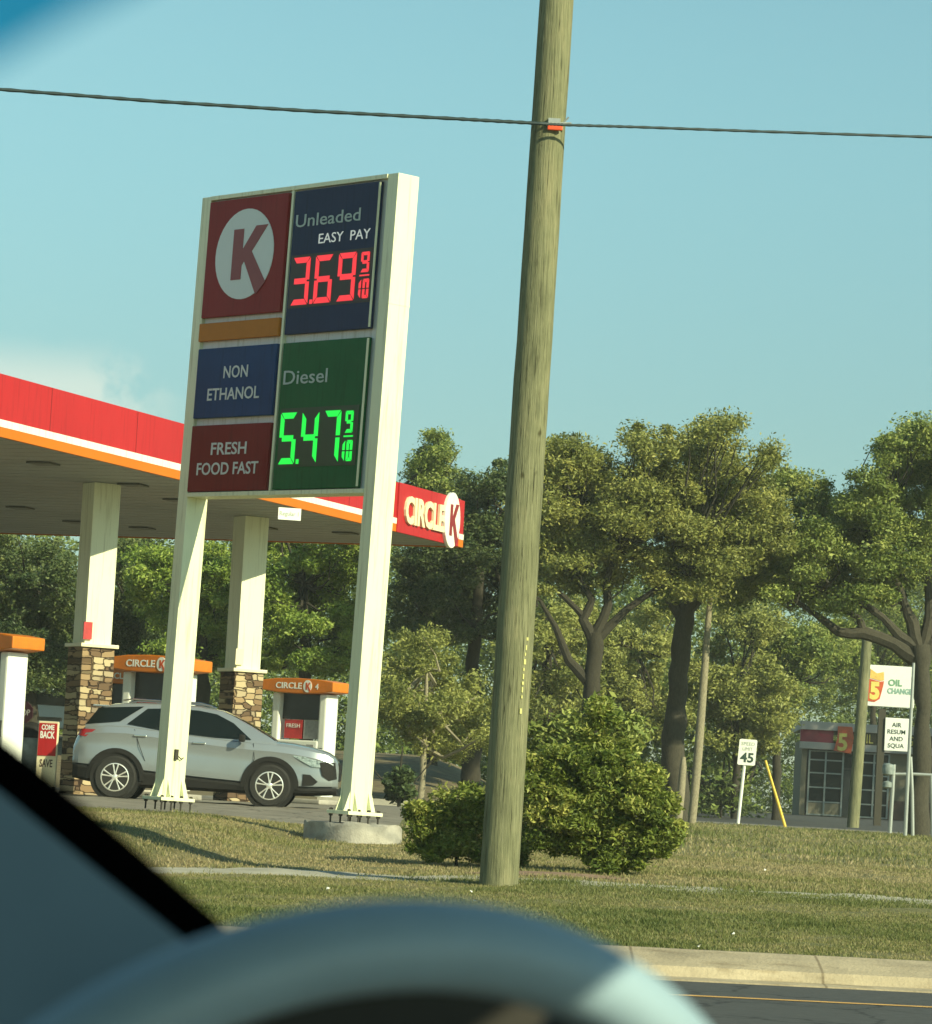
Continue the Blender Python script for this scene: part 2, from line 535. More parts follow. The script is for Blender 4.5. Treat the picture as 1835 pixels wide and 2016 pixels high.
def stone_mat():
    m = bpy.data.materials.new('ledge_stone')
    m.use_nodes = True
    t = m.node_tree
    b = t.nodes['Principled BSDF']
    c = t.nodes.new('ShaderNodeTexCoord')
    s = t.nodes.new('ShaderNodeSeparateXYZ')
    t.links.new(c.outputs['Object'], s.inputs[0])
    a = t.nodes.new('ShaderNodeMath'); a.operation = 'SUBTRACT'
    t.links.new(s.outputs[0], a.inputs[0]); t.links.new(s.outputs[1], a.inputs[1])
    cb = t.nodes.new('ShaderNodeCombineXYZ')
    t.links.new(a.outputs[0], cb.inputs[0]); t.links.new(s.outputs[2], cb.inputs[1])
    no = t.nodes.new('ShaderNodeTexNoise'); no.inputs['Scale'].default_value = 5
    t.links.new(c.outputs['Object'], no.inputs['Vector'])
    vm = t.nodes.new('ShaderNodeVectorMath'); vm.operation = 'MULTIPLY_ADD'
    vm.inputs[1].default_value = (.16, .05, 0)
    t.links.new(no.outputs['Color'], vm.inputs[0]); t.links.new(cb.outputs[0], vm.inputs[2])
    sc_ = t.nodes.new('ShaderNodeVectorMath'); sc_.operation = 'MULTIPLY'; sc_.inputs[1].default_value = (3.3, 9.5, 0)
    t.links.new(vm.outputs[0], sc_.inputs[0])
    v1 = t.nodes.new('ShaderNodeTexVoronoi'); v1.distance = 'CHEBYCHEV'; v1.inputs['Scale'].default_value = 1.0; v1.inputs['Randomness'].default_value = .62
    v2 = t.nodes.new('ShaderNodeTexVoronoi'); v2.feature = 'F2'; v2.distance = 'CHEBYCHEV'; v2.inputs['Scale'].default_value = 1.0; v2.inputs['Randomness'].default_value = .62
    t.links.new(sc_.outputs[0], v1.inputs['Vector']); t.links.new(sc_.outputs[0], v2.inputs['Vector'])
    rp = t.nodes.new('ShaderNodeValToRGB')
    cols = [(0, (.10, .062, .036)), (.25, (.20, .125, .066)), (.5, (.34, .235, .125)), (.75, (.52, .42, .25)), (1, (.22, .17, .12))]
    for i, (p, col) in enumerate(cols):
        e = rp.color_ramp.elements[i] if i < 2 else rp.color_ramp.elements.new(p)
        e.position = p; e.color = (*col, 1)
    sr = t.nodes.new('ShaderNodeSeparateColor'); t.links.new(v1.outputs['Color'], sr.inputs[0]); t.links.new(sr.outputs[0], rp.inputs[0])
    df = t.nodes.new('ShaderNodeMath'); df.operation = 'SUBTRACT'
    t.links.new(v2.outputs['Distance'], df.inputs[0]); t.links.new(v1.outputs['Distance'], df.inputs[1])
    jr = t.nodes.new('ShaderNodeValToRGB')
    jr.color_ramp.elements[0].position = .02; jr.color_ramp.elements[0].color = (.16, .13, .10, 1)
    jr.color_ramp.elements[1].position = .12; jr.color_ramp.elements[1].color = (1, 1, 1, 1)
    t.links.new(df.outputs[0], jr.inputs[0])
    mm = t.nodes.new('ShaderNodeMix'); mm.data_type = 'RGBA'; mm.blend_type = 'MULTIPLY'; mm.inputs[0].default_value = 1
    t.links.new(rp.outputs[0], mm.inputs[6]); t.links.new(jr.outputs[0], mm.inputs[7])
    t.links.new(mm.outputs[2], b.inputs['Base Color'])
    bp = t.nodes.new('ShaderNodeBump'); bp.inputs['Strength'].default_value = .9; bp.inputs['Distance'].default_value = .03
    t.links.new(jr.outputs[0], bp.inputs['Height'])
    t.links.new(bp.outputs[0], b.inputs['Normal'])
    b.inputs['Roughness'].default_value = .9
    return m
M['stone'] = stone_mat()

def ground_mat():
    m = bpy.data.materials.new('grass_ground')
    m.use_nodes = True
    t = m.node_tree
    b = t.nodes['Principled BSDF']
    c = t.nodes.new('ShaderNodeTexCoord')
    def noise(sc, det=6, st=(1, 1, 1)):
        mp = t.nodes.new('ShaderNodeMapping'); mp.inputs['Scale'].default_value = st
        t.links.new(c.outputs['Object'], mp.inputs[0])
        n = t.nodes.new('ShaderNodeTexNoise'); n.inputs['Scale'].default_value = sc; n.inputs['Detail'].default_value = det
        n.inputs['Roughness'].default_value = .7
        t.links.new(mp.outputs[0], n.inputs['Vector'])
        return n.outputs[0]
    r1 = t.nodes.new('ShaderNodeValToRGB')
    for i, (p, col) in enumerate(((.30, (.105, .120, .038)), (.52, (.165, .160, .065)), (.72, (.26, .21, .115)))):
        e = r1.color_ramp.elements[i] if i < 2 else r1.color_ramp.elements.new(p)
        e.position = p; e.color = (*col, 1)
    t.links.new(noise(.55, 8, (1, .5, 1)), r1.inputs[0])
    r2 = t.nodes.new('ShaderNodeValToRGB')
    r2.color_ramp.elements[0].position = .25; r2.color_ramp.elements[0].color = (.50, .50, .45, 1)
    r2.color_ramp.elements[1].position = .75; r2.color_ramp.elements[1].color = (1.45, 1.4, 1.3, 1)
    t.links.new(noise(14, 8), r2.inputs[0])
    mx = t.nodes.new('ShaderNodeMix'); mx.data_type = 'RGBA'; mx.blend_type = 'MULTIPLY'; mx.inputs[0].default_value = 1
    t.links.new(r1.outputs[0], mx.inputs[6]); t.links.new(r2.outputs[0], mx.inputs[7])
    t.links.new(mx.outputs[2], b.inputs['Base Color'])
    b.inputs['Roughness'].default_value = .95
    bp = t.nodes.new('ShaderNodeBump'); bp.inputs['Strength'].default_value = .6; bp.inputs['Distance'].default_value = .05
    t.links.new(noise(30, 8), bp.inputs['Height']); t.links.new(bp.outputs[0], b.inputs['Normal'])
    return m
M['ground'] = ground_mat()
M['soil'] = mat('bare_soil', (.26, .17, .115), .95, var=.35, scale=9, bump=.6)
M['litterground'] = mat('leaf_litter', (.16, .105, .06), .95, var=.4, scale=3, col2=(.20, .17, .08), bump=.5)

# ------------------------------------------------------------------ terrain
P_LEFT = [(24, .2), (28.5, .2), (35.3, .38), (36.8, .42), (38.9, .80), (42, .83), (48, .86), (57, .96), (400, .97)]
P_MID = [(24, .2), (28.5, .2), (35.3, .44), (36.8, .47), (40, .53), (44.4, .645), (48, .80), (57, .96), (400, .97)]
P_RIGHT = [(24, .2), (28.5, .2), (35.3, .50), (36.8, .53), (40, .58), (50, .70), (75, .86), (100, .89), (112, .90), (140, 1.10), (155, 1.22), (400, 1.3)]
def lin(P, D):
    return np.interp(D, [p[0] for p in P], [p[1] for p in P])
def sst(a, b, x):
    t = np.clip((x - a) / (b - a), 0, 1)
    return t * t * (3 - 2 * t)
def ground_z(x, D):
    x = np.asarray(x, float); D = np.asarray(D, float)
    a = sst(-1.6, -3.3, x)
    b = sst(-.9, .6 + .02 * D, x)
    z = lin(P_LEFT, D) * a + lin(P_MID, D) * (1 - a)
    z = z * (1 - b) + lin(P_RIGHT, D) * b
    z = z + 1.5 * sst(84, 112, D) * (1 - sst(-1, 3.5, x))
    return z
def gz(x, D):
    return float(ground_z(x, D))
def kerb_shift(D):
    return .15 * (1 - sst(29, 35, D))
xs = np.unique(np.concatenate([np.arange(-14, 16, .35), np.linspace(-420, -14, 26), np.linspace(16, 420, 26)]))
Ds = np.unique(np.concatenate([[28.42], np.arange(28.8, 35.31, .35), [35.3, 35.75, 36.3, 36.8], np.arange(37.2, 48.1, .4), np.arange(48, 60, .75), np.arange(60, 116, 1.5), [84, 101, 111], np.arange(116, 180, 4), np.linspace(180, 1500, 14)]))
def cellkind(x, D):
    if 35.3 < D < 36.8: return 'sidewalk'
    if x < 40 and 48 < D < 84 and x < -.9 + (D - 48) * .012 and x > -60: return 'parking_lot'
    if 101 < D < 111 and x > 3: return 'cross_street'
    if 111 < D < 155 and x > 4: return 'shop_lot'
    if 84 < D < 112 and x < 6 and x > -40: return 'leaf_litter_ground'
    return 'ground'
def sheet():
    X, DD = np.meshgrid(xs, Ds, indexing='ij')
    Z = ground_z(X, DD)
    rng = np.random.RandomState(3)
    Y = DD + kerb_shift(DD) * X
    Y = np.where(np.abs(X) > 60, DD, Y)
    jit = rng.normal(0, .008, Z.shape) * ((DD > 28.6) & (DD < 60))
    Z = Z + jit
    kinds = {}
    n = len(Ds)
    for i in range(len(xs) - 1):
        for j in range(n - 1):
            k = cellkind((xs[i] + xs[i + 1]) / 2, (Ds[j] + Ds[j + 1]) / 2)
            kinds.setdefault(k, []).append((i * n + j, (i + 1) * n + j, (i + 1) * n + j + 1, i * n + j + 1))
    V = np.stack([X, Y, Z], -1).reshape(-1, 3)
    mats = {'ground': M['ground'], 'sidewalk': M['walk'], 'parking_lot': M['lot'], 'cross_street': M['lot'], 'shop_lot': M['asphalt'], 'leaf_litter_ground': M['litterground']}
    for k, fs in kinds.items():
        used = sorted({i for f in fs for i in f})
        idx = {u: q for q, u in enumerate(used)}
        mb = MB()
        mb.v = [Vector(V[u]) for u in used]
        mb.f = [[idx[i] for i in f] for f in fs]
        struct(k, mb, mats[k], smooth=True)
sheet()
def soil_patch(px, py, D, rx, ry):
    c = at(px, py, D); mb = MB(); r_ = np.random.RandomState(6); n = 26
    mb.v.append(Vector((c.x, c.y, gz(c.x, c.y) + .03)))
    for ring in (.5, 1.0):
        for k in range(n):
            a = 2 * math.pi * k / n; q = ring * (1 + r_.uniform(-.22, .22))
            x, y = c.x + rx * q * math.cos(a), c.y + ry * q * math.sin(a)
            mb.v.append(Vector((x, y, gz(x, y) + (.028 if ring < 1 else .012))))
    for k in range(n):
        mb.f.append([0, 1 + k, 1 + (k + 1) % n]); mb.f.append([1 + k, 1 + n + k, 1 + n + (k + 1) % n, 1 + (k + 1) % n])
    struct('bare_soil', mb, M['soil'], smooth=True)
soil_patch(1085, 1712, 37.6, .85, .55)
# kerb: a sloping concrete face between gutter and grass, with its road below
def strip(prof, x0, x1, n=40):
    mb = MB()
    for i in range(n + 1):
        x = x0 + (x1 - x0) * i / n
        for (D, z) in prof:
            mb.v.append(Vector((x, D + .15 * x, z)))
    m = len(prof)
    for i in range(n):
        for k in range(m - 1):
            mb.f.append([i * m + k, (i + 1) * m + k, (i + 1) * m + k + 1, i * m + k + 1])
    return mb
struct('kerb', strip([(27.35, -.05), (27.35, .012), (27.60, .022), (27.66, .10), (28.0, .165), (28.30, .205), (28.47, .203), (28.47, -.05)], -60, 60), M['kerb'])
struct('road', strip([(-40, 0), (27.35, 0)], -60, 60, 30), M['asphalt'])
struct('yellow_road_line', strip([(25.22, .004), (25.36, .004)], -60, 60), M['line'])

# ------------------------------------------------------------------ foliage
def quads_mesh(name, V, tintv, material, parent=None):
    """V: (n, 4, 3) quads"""
    n = len(V)
    me = bpy.data.meshes.new(name)
    me.vertices.add(n * 4)
    me.vertices.foreach_set('co', V.reshape(-1).astype(np.float32))
    me.loops.add(n * 4)
    me.loops.foreach_set('vertex_index', np.arange(n * 4, dtype=np.int32))
    me.polygons.add(n)
    me.polygons.foreach_set('loop_start', np.arange(0, n * 4, 4, dtype=np.int32))
    a = me.attributes.new('tint', 'FLOAT', 'FACE')
    a.data.foreach_set('value', tintv.astype(np.float32))
    me.update(calc_edges=True)
    return link(name, me, material, parent)

def unit(rng, n):
    v = rng.normal(size=(n, 3))
    return v / np.linalg.norm(v, axis=1, keepdims=True)

def leaf_quads(C, L, W, rng, droop=0.0):
    n = len(C)
    a = unit(rng, n)
    a[:, 2] *= .75
    a /= np.linalg.norm(a, axis=1, keepdims=True)
    b = np.cross(a, unit(rng, n))
    b /= np.linalg.norm(b, axis=1, keepdims=True) + 1e-9
    q_ = np.clip(np.exp(rng.normal(-.05, .33, n)), .35, 1.9)
    l = (L * q_)[:, None]
    w_ = (W * q_ * rng.uniform(.75, 1.2, n))[:, None]
    return np.stack([C - a * l / 2, C + b * w_ / 2, C + a * l / 2, C - b * w_ / 2], 1)

def crown_points(blobs, n, rng, clump=.55, hollow=.55):
    """blobs: (centre, radii); leaves gathered in clumps spread over the blobs' volume, denser near the outside"""
    vol = np.array([r[0] * r[2] + r[0] * r[1] * .3 for _, r in blobs])
    share = vol / vol.sum()
    P, T = [], []
    for (c, r), s in zip(blobs, share):
        m = max(20, int(n * s))
        nc = max(6, int(2.3 * (r[0] * r[1] * r[2]) ** .667 / clump ** 2))
        d = unit(rng, nc)
        rad = rng.uniform(hollow ** 3, 1.06, nc) ** (1 / 3)
        cc = np.array(c) + d * rad[:, None] * np.array(r)
        ct = rng.normal(0, .17, nc)
        sz = rng.uniform(.40, 1.45, nc)
        k = rng.randint(0, nc, m)
        P.append(cc[k] + unit(rng, m) * (rng.uniform(0, 1, m) ** .46 * 1.12 * (1 + .12 * np.abs(rng.normal(0, .6, m))))[:, None] * np.array([clump, clump, clump * .72]) * .92 * sz[k][:, None])
        loose = rng.uniform(size=m) < .16          # stray leaves between the clumps
        ll = int(loose.sum())
        P[-1][loose] = np.array(c) + unit(rng, ll) * np.clip(.72 + rng.normal(0, .24, ll), 0, 1.22)[:, None] * np.array(r)
        T.append(ct[k])
    return np.concatenate(P), np.concatenate(T)

def blob_px(lst, D, depth=.9):
    out = []
    for b in lst:
        px, py, rx, ry = b[:4]
        dd = D + (b[4] if len(b) > 4 else 0.0)
        s = dd / F
        out.append((tuple(at(px, py, dd)), (rx * s, (rx + ry) * .5 * s * depth, ry * s)))
    return out

LM = {
    'oak': leaf_mat('oak_leaves', (.065, .105, .022), (.200, .255, .056), (.385, .410, .108)),
    'rust': leaf_mat('oak_leaves_rusty', (.078, .098, .025), (.225, .245, .060), (.405, .390, .108)),
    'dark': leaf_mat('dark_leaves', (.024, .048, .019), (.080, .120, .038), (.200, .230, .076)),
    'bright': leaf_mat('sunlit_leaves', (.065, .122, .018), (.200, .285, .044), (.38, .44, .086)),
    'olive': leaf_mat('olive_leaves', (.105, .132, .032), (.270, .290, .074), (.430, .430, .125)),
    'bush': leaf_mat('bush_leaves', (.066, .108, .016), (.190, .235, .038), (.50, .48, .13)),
}
def tree(name, label, cat, base, D, blobs, n, lm, seed, trunk=None, limbs=(), bark='bark', leaf=(.20, .085), clump=.55, group=None, hollow=.68, extra=None, ddep=.9, tmean=.5):
    rng = np.random.RandomState(seed)
    b = at(base[0], base[1], D)
    b.z = gz(b.x, b.y) - .05
    root = thing(name, label, cat, Vector(b), group)
    if D > 80:
        sub = []
        for q in blobs:                       # every bough breaks up into flat overlapping sprays
            sub.append((q[0], q[1], q[2] * .92, q[3] * .95, 1.2))
            for k in range(4):
                sub.append((q[0] + rng.uniform(-.75, .75) * q[2], q[1] + rng.uniform(-.85, .85) * q[3], q[2] * rng.uniform(.45, .8), q[3] * rng.uniform(.28, .5), rng.uniform(-1.8, .8)))
        blobs = sub
        n, leaf = int(n * 2.6), (leaf[0] * .56, leaf[1] * .58)
        clump, hollow = clump * .62, .45
    P, T = crown_points(blob_px(blobs, D, ddep), n, rng, clump, hollow)
    twigs = MB()
    if D > 80 and trunk:
        tops = [at(q[0], q[1], D) - b for q in trunk[1:]]
        for lb in limbs:
            tops += [at(q[0], q[1], D) - b for q in lb[1:]]
        bp = blob_px(blobs, D, ddep)
        for (c_, r_) in bp:
            for q in range(1):
                d_ = unit(rng, 1)[0]
                d_[2] = abs(d_[2]) * .8 + .1
                end = Vector(c_) - b + Vector(d_ * np.array(r_) * rng.uniform(.75, 1.12))
                st = min(tops, key=lambda v: (v - end).length)
                mid_ = st.lerp(end, .5) + Vector(rng.normal(0, .22, 3)) + Vector((0, 0, -.15))
                twigs.tube([st, st.lerp(mid_, .5) + Vector(rng.normal(0, .1, 3)), mid_, mid_.lerp(end, .5) + Vector(rng.normal(0, .12, 3)), end], [.055, .045, .034, .022, .009], 5, cap=False)
    if extra is not None:
        P = np.concatenate([P, extra]); T = np.concatenate([T, np.zeros(len(extra))])
    V = leaf_quads(P - np.array(b), leaf[0], leaf[1], rng)
    quads_mesh('crown', V, np.clip(tmean + T + rng.normal(0, .16, len(P)), 0, 1), LM[lm], root)
    if trunk:
        mb = MB()
        pts = [Vector((0, 0, -.1))] + [at(q[0], q[1], D + (q[3] if len(q) > 3 else 0)) - b for q in trunk]
        rad = [trunk[0][2] * 1.25 * D / F / 2] + [q[2] * D / F / 2 for q in trunk]
        def rough(ps, rs):
            P_, R_ = [], []
            for i in range(len(ps) - 1):
                m_ = max(2, int((ps[i + 1] - ps[i]).length / .35))
                for k in range(m_):
                    f = k / m_
                    r_ = rs[i] + (rs[i + 1] - rs[i]) * f
                    P_.append(ps[i].lerp(ps[i + 1], f) + Vector(rng.normal(0, .10, 3)) * r_ * (1 if i + k else 0)); R_.append(r_ * rng.uniform(.88, 1.12))
            return P_ + [ps[-1]], R_ + [rs[-1]]
        mb.tube(*rough(pts, rad), 12)
        for lb in limbs:
            mb.tube(*rough([at(q[0], q[1], D + (q[3] if len(q) > 3 else 0)) - b for q in lb], [q[2] * D / F / 2 for q in lb]), 8)
        tr_ = part('trunk', mb, M[bark], root, smooth=True)
        if twigs.v:
            part('branches', twigs, M[bark], tr_, smooth=True)
    return root

# live oaks and the other trees behind the station and along the road (pixel outlines, each at its own distance)
tree('oak_tree', 'broad rusty green oak with several dark forking limbs behind the tall utility pole', 'tree', (1165, 1440), 92,
     [(1120, 960, 70, 75), (1230, 930, 90, 60), (1340, 905, 80, 62), (1430, 930, 75, 65), (1150, 1055, 90, 60), (1270, 1030, 110, 75), (1400, 1040, 100, 75),
      (1490, 985, 60, 60), (1100, 1130, 55, 50), (1230, 1110, 80, 42), (1360, 1120, 90, 50), (1395, 855, 44, 28), (1430, 838, 26, 20), (1060, 1010, 40, 60), (1200, 1000, 90, 60), (1330, 975, 110, 55), (1420, 1080, 90, 60), (1080, 905, 44, 34), (1245, 872, 22, 22), (1500, 900, 34, 22), (1110, 990, 70, 60), (1150, 915, 60, 36), (1500, 1040, 60, 60), (1090, 1070, 60, 50)],
     96000, 'rust', 11, trunk=[(1165, 1385, 40), (1168, 1300, 34), (1172, 1245, 30)],
     limbs=[[(1170, 1262, 24), (1150, 1220, 20), (1165, 1180, 15), (1130, 1120, 9), (1100, 1060, 5)], [(1172, 1250, 26), (1200, 1190, 18), (1192, 1150, 14), (1215, 1080, 8)],
            [(1172, 1262, 20), (1235, 1200, 15), (1290, 1160, 11), (1350, 1110, 6)], [(1165, 1350, 24), (1120, 1300, 17), (1095, 1235, 13), (1062, 1180, 7)],
            [(1150, 1215, 14), (1110, 1175, 10), (1070, 1140, 6)]], leaf=(.17, .07), clump=.62)
tree('oak_tree', 'dense olive green oak crown between the rusty oak and the big spreading oak', 'tree', (1335, 1560), 97,
     [(1500, 1050, 90, 75), (1590, 1010, 55, 60), (1545, 1120, 80, 55), (1440, 1140, 80, 50), (1620, 1080, 55, 55), (1560, 950, 42, 34), (1340, 1165, 60, 32), (1640, 1010, 50, 40), (1480, 1110, 90, 60), (1580, 1150, 70, 40), (1680, 1060, 40, 50)],
     52000, 'oak', 12, trunk=[(1325, 1480, 46), (1338, 1330, 40), (1350, 1200, 36), (1385, 1120, 24)],
     limbs=[[(1350, 1205, 26), (1420, 1140, 18), (1500, 1080, 10)], [(1348, 1230, 22), (1300, 1150, 14), (1270, 1100, 8)]], bark='bark_mid', leaf=(.17, .07), clump=.6)
tree('oak_tree', 'big spreading oak with long arching limbs at the right edge beside the white pipes', 'tree', (1808, 1640), 94,
     [(1800, 900, 75, 65), (1860, 960, 90, 90), (1720, 960, 60, 60), (1690, 1040, 75, 60), (1790, 1030, 80, 60), (1620, 1110, 70, 48), (1700, 1130, 90, 55),
      (1810, 1120, 70, 45), (1900, 1080, 80, 80), (1835, 860, 45, 36), (1555, 1150, 55, 30), (1640, 1180, 55, 25), (1745, 890, 30, 26), (1720, 1050, 80, 60), (1600, 1075, 60, 45), (1790, 850, 20, 18)],
     70000, 'oak', 13, trunk=[(1812, 1560, 38), (1817, 1400, 31), (1815, 1320, 34), (1811, 1272, 44)],
     limbs=[[(1812, 1300, 38), (1760, 1268, 30), (1700, 1245, 24), (1650, 1243, 19), (1600, 1205, 13), (1560, 1180, 9), (1510, 1160, 5)],
            [(1810, 1280, 28), (1770, 1252, 20), (1740, 1218, 16), (1700, 1190, 12), (1650, 1175, 8), (1600, 1155, 5)],
            [(1811, 1280, 30), (1797, 1225, 24), (1782, 1190, 17), (1755, 1120, 11), (1735, 1050, 6)],
            [(1815, 1280, 28), (1832, 1215, 20), (1826, 1150, 15), (1840, 1070, 8)], [(1818, 1290, 26), (1870, 1230, 26), (1930, 1180, 16)],
            [(1700, 1243, 16), (1690, 1215, 12), (1640, 1195, 7)]], bark='bark_mid', leaf=(.16, .07), clump=.6)
tree('tree', 'tall thin dark tree top rising behind the red canopy end and lettering', 'tree', (850, 1500), 104,
     [(840, 900, 42, 36), (830, 960, 55, 40), (880, 990, 50, 45), (800, 990, 40, 40), (862, 868, 26, 18)],
     14000, 'oak', 14, trunk=[(845, 1400, 20), (840, 1100, 16), (840, 920, 6)], leaf=(.17, .07), clump=.5, bark='bark')
tree('dark_tree', 'dense dark green tree just left of the tall utility pole', 'tree', (930, 1500), 99,
     [(950, 985, 60, 70), (1010, 950, 50, 55), (900, 1060, 70, 60), (970, 1080, 80, 70), (880, 1160, 80, 65), (960, 1190, 90, 65), (1040, 1150, 60, 60), (830, 1130, 50, 60), (800, 1210, 50, 50)],
     46000, 'dark', 15, trunk=[(930, 1420, 34), (935, 1250, 28), (950, 1080, 14)], leaf=(.17, .07), clump=.6)
tree('small_tree', 'small olive tree with a pale slender trunk beside the dark shrub', 'tree', (830, 1545), 88,
     [(830, 1300, 70, 55), (880, 1370, 80, 60), (790, 1390, 55, 60), (850, 1430, 80, 42), (930, 1420, 60, 55)],
     22000, 'olive', 16, trunk=[(832, 1530, 13), (835, 1470, 12), (838, 1410, 10), (840, 1320, 5)], bark='bark_light', leaf=(.15, .06), clump=.45)
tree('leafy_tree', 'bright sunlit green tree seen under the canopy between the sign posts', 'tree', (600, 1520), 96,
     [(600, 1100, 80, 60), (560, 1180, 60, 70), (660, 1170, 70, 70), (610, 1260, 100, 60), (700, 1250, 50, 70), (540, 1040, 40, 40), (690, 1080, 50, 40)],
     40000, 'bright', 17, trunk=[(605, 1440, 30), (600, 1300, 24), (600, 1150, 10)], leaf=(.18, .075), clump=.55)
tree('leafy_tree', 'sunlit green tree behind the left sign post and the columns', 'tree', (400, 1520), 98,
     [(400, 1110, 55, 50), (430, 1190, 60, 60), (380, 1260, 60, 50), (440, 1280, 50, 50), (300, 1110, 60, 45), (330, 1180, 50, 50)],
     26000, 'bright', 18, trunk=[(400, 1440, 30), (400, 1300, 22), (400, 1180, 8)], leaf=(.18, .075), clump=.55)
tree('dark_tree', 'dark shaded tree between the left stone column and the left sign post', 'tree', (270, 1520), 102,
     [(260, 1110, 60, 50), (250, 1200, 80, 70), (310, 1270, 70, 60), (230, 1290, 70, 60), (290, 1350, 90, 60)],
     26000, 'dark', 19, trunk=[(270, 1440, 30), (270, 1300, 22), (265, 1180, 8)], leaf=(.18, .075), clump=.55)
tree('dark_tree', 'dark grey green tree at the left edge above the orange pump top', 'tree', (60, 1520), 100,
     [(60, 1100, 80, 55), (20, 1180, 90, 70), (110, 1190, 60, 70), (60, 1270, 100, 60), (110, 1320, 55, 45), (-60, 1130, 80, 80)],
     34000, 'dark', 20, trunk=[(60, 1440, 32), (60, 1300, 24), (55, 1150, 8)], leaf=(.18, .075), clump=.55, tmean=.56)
# the lower, farther row: lighter trees seen under the oaks
row = [('olive_tree', 'hazy olive tree low between the utility pole and the forked oak trunk', (1080, 1440), 118, [(1080, 1300, 80, 70), (1110, 1390, 90, 60), (1040, 1390, 60, 60), (1130, 1230, 80, 50)], 'olive', 21),
       ('olive_tree', 'yellowish olive tree seen under the rusty oak, left of the thick grey trunk', (1250, 1480), 122, [(1250, 1310, 80, 70), (1280, 1400, 90, 60), (1220, 1400, 80, 60), (1270, 1240, 80, 50)], 'olive', 22),
       ('olive_tree', 'yellowish olive tree right of the slim pale trunk under the oak limbs', (1450, 1560), 124, [(1450, 1280, 80, 65), (1430, 1370, 80, 70), (1500, 1360, 70, 70), (1470, 1440, 80, 50), (1480, 1225, 80, 40)], 'olive', 23),
       ('oak_tree', 'mid green leafy tree left of the shop front', (1530, 1560), 128, [(1540, 1265, 70, 60), (1510, 1330, 60, 60), (1485, 1420, 40, 60), (1640, 1270, 70, 50)], 'oak', 24),
       ('dark_tree', 'dark tree standing behind the shop roof and the white pylon panel', (1720, 1560), 172, [(1650, 1330, 90, 90), (1740, 1280, 90, 90), (1830, 1300, 90, 110), (1690, 1200, 90, 70), (1800, 1190, 80, 60), (1920, 1260, 80, 90)], 'oak', 25)]
row.append(('oak_tree', 'unseen oak added beyond the right edge to shade the shop front', (2110, 1600), 146, [(2200, 1110, 200, 170), (2400, 1120, 220, 180), (2560, 1130, 200, 180), (2300, 1020, 220, 110), (2080, 1060, 110, 100)], 'oak', 26))  # oak added out of view so that its crown shades the shop
for nm, lb, bs, D, bl, lm, sd_ in row:
    tree(nm, lb, 'tree', bs, D, bl, 27000 if sd_ < 25 else 40000, lm, sd_, trunk=[(bs[0], bs[1] - 60, 16), (bs[0], bs[1] - 200, 8)], leaf=(.21, .09), clump=.6)

# bushes on the verge
def bush(name, label, px, py, D, blobs, n, lm, seed, leaf, clump, tmean=.5):
    return tree(name, label, 'bush', (px, py), D, blobs, n, lm, seed, trunk=[(px, py - 40, 5), (px + 8, py - 120, 3)],
                limbs=[[(px, py - 10, 4), (px - 60, py - 90, 2)], [(px, py - 10, 4), (px + 70, py - 100, 2)]], leaf=leaf, clump=clump, tmean=tmean, bark='bark')
bush('bush', 'large leafy green bush just right of the utility pole foot', 1180, 1720, 38.6,
     [(1120, 1570, 80, 60), (1215, 1560, 90, 66), (1270, 1610, 56, 66), (1160, 1640, 70, 50), (1240, 1660, 66, 46), (1170, 1510, 70, 46), (1090, 1620, 60, 50), (1065, 1545, 46, 50),
      (1262, 1545, 44, 40), (1178, 1440, 28, 50), (1176, 1395, 15, 34), (1300, 1640, 36, 40), (1140, 1500, 50, 34), (1215, 1490, 30, 30), (1310, 1585, 22, 26), (1200, 1700, 46, 22), (1095, 1505, 24, 34), (1240, 1505, 20, 26), (1150, 1465, 18, 26)],
     130000, 'bush', 31, (.056, .019), .125, tmean=.38)
bush('bush', 'low green bush spreading left of the utility pole foot', 900, 1690, 39.5,
     [(870, 1640, 60, 32), (930, 1630, 55, 45), (960, 1590, 45, 50), (840, 1620, 40, 24), (910, 1580, 50, 36), (975, 1660, 40, 36), (1030, 1640, 40, 50), (860, 1605, 50, 28), (870, 1672, 70, 22), (940, 1676, 60, 24), (1000, 1690, 40, 26), (825, 1655, 34, 22)],
     52000, 'bush', 32, (.054, .018), .11, tmean=.44)
bush('shrub', 'thin tall shrub sprouting behind the large bush', 1180, 1500, 60, [(1190, 1400, 34, 30), (1100, 1440, 50, 40), (1240, 1440, 50, 36), (1060, 1490, 50, 40)], 9000, 'oak', 33, (.12, .05), .25)
bush('shrub', 'dark rounded shrub beside the pale trunk and the white kerb', 785, 1590, 80, [(785, 1535, 26, 26), (785, 1560, 22, 20)], 3500, 'dark', 34, (.12, .05), .2, tmean=.25)
bush('shrub', 'shaded low shrub under the trees behind the speed limit sign', 1420, 1600, 126, [(1390, 1570, 46, 30), (1440, 1560, 40, 34)], 8000, 'dark', 35, (.15, .06), .3)
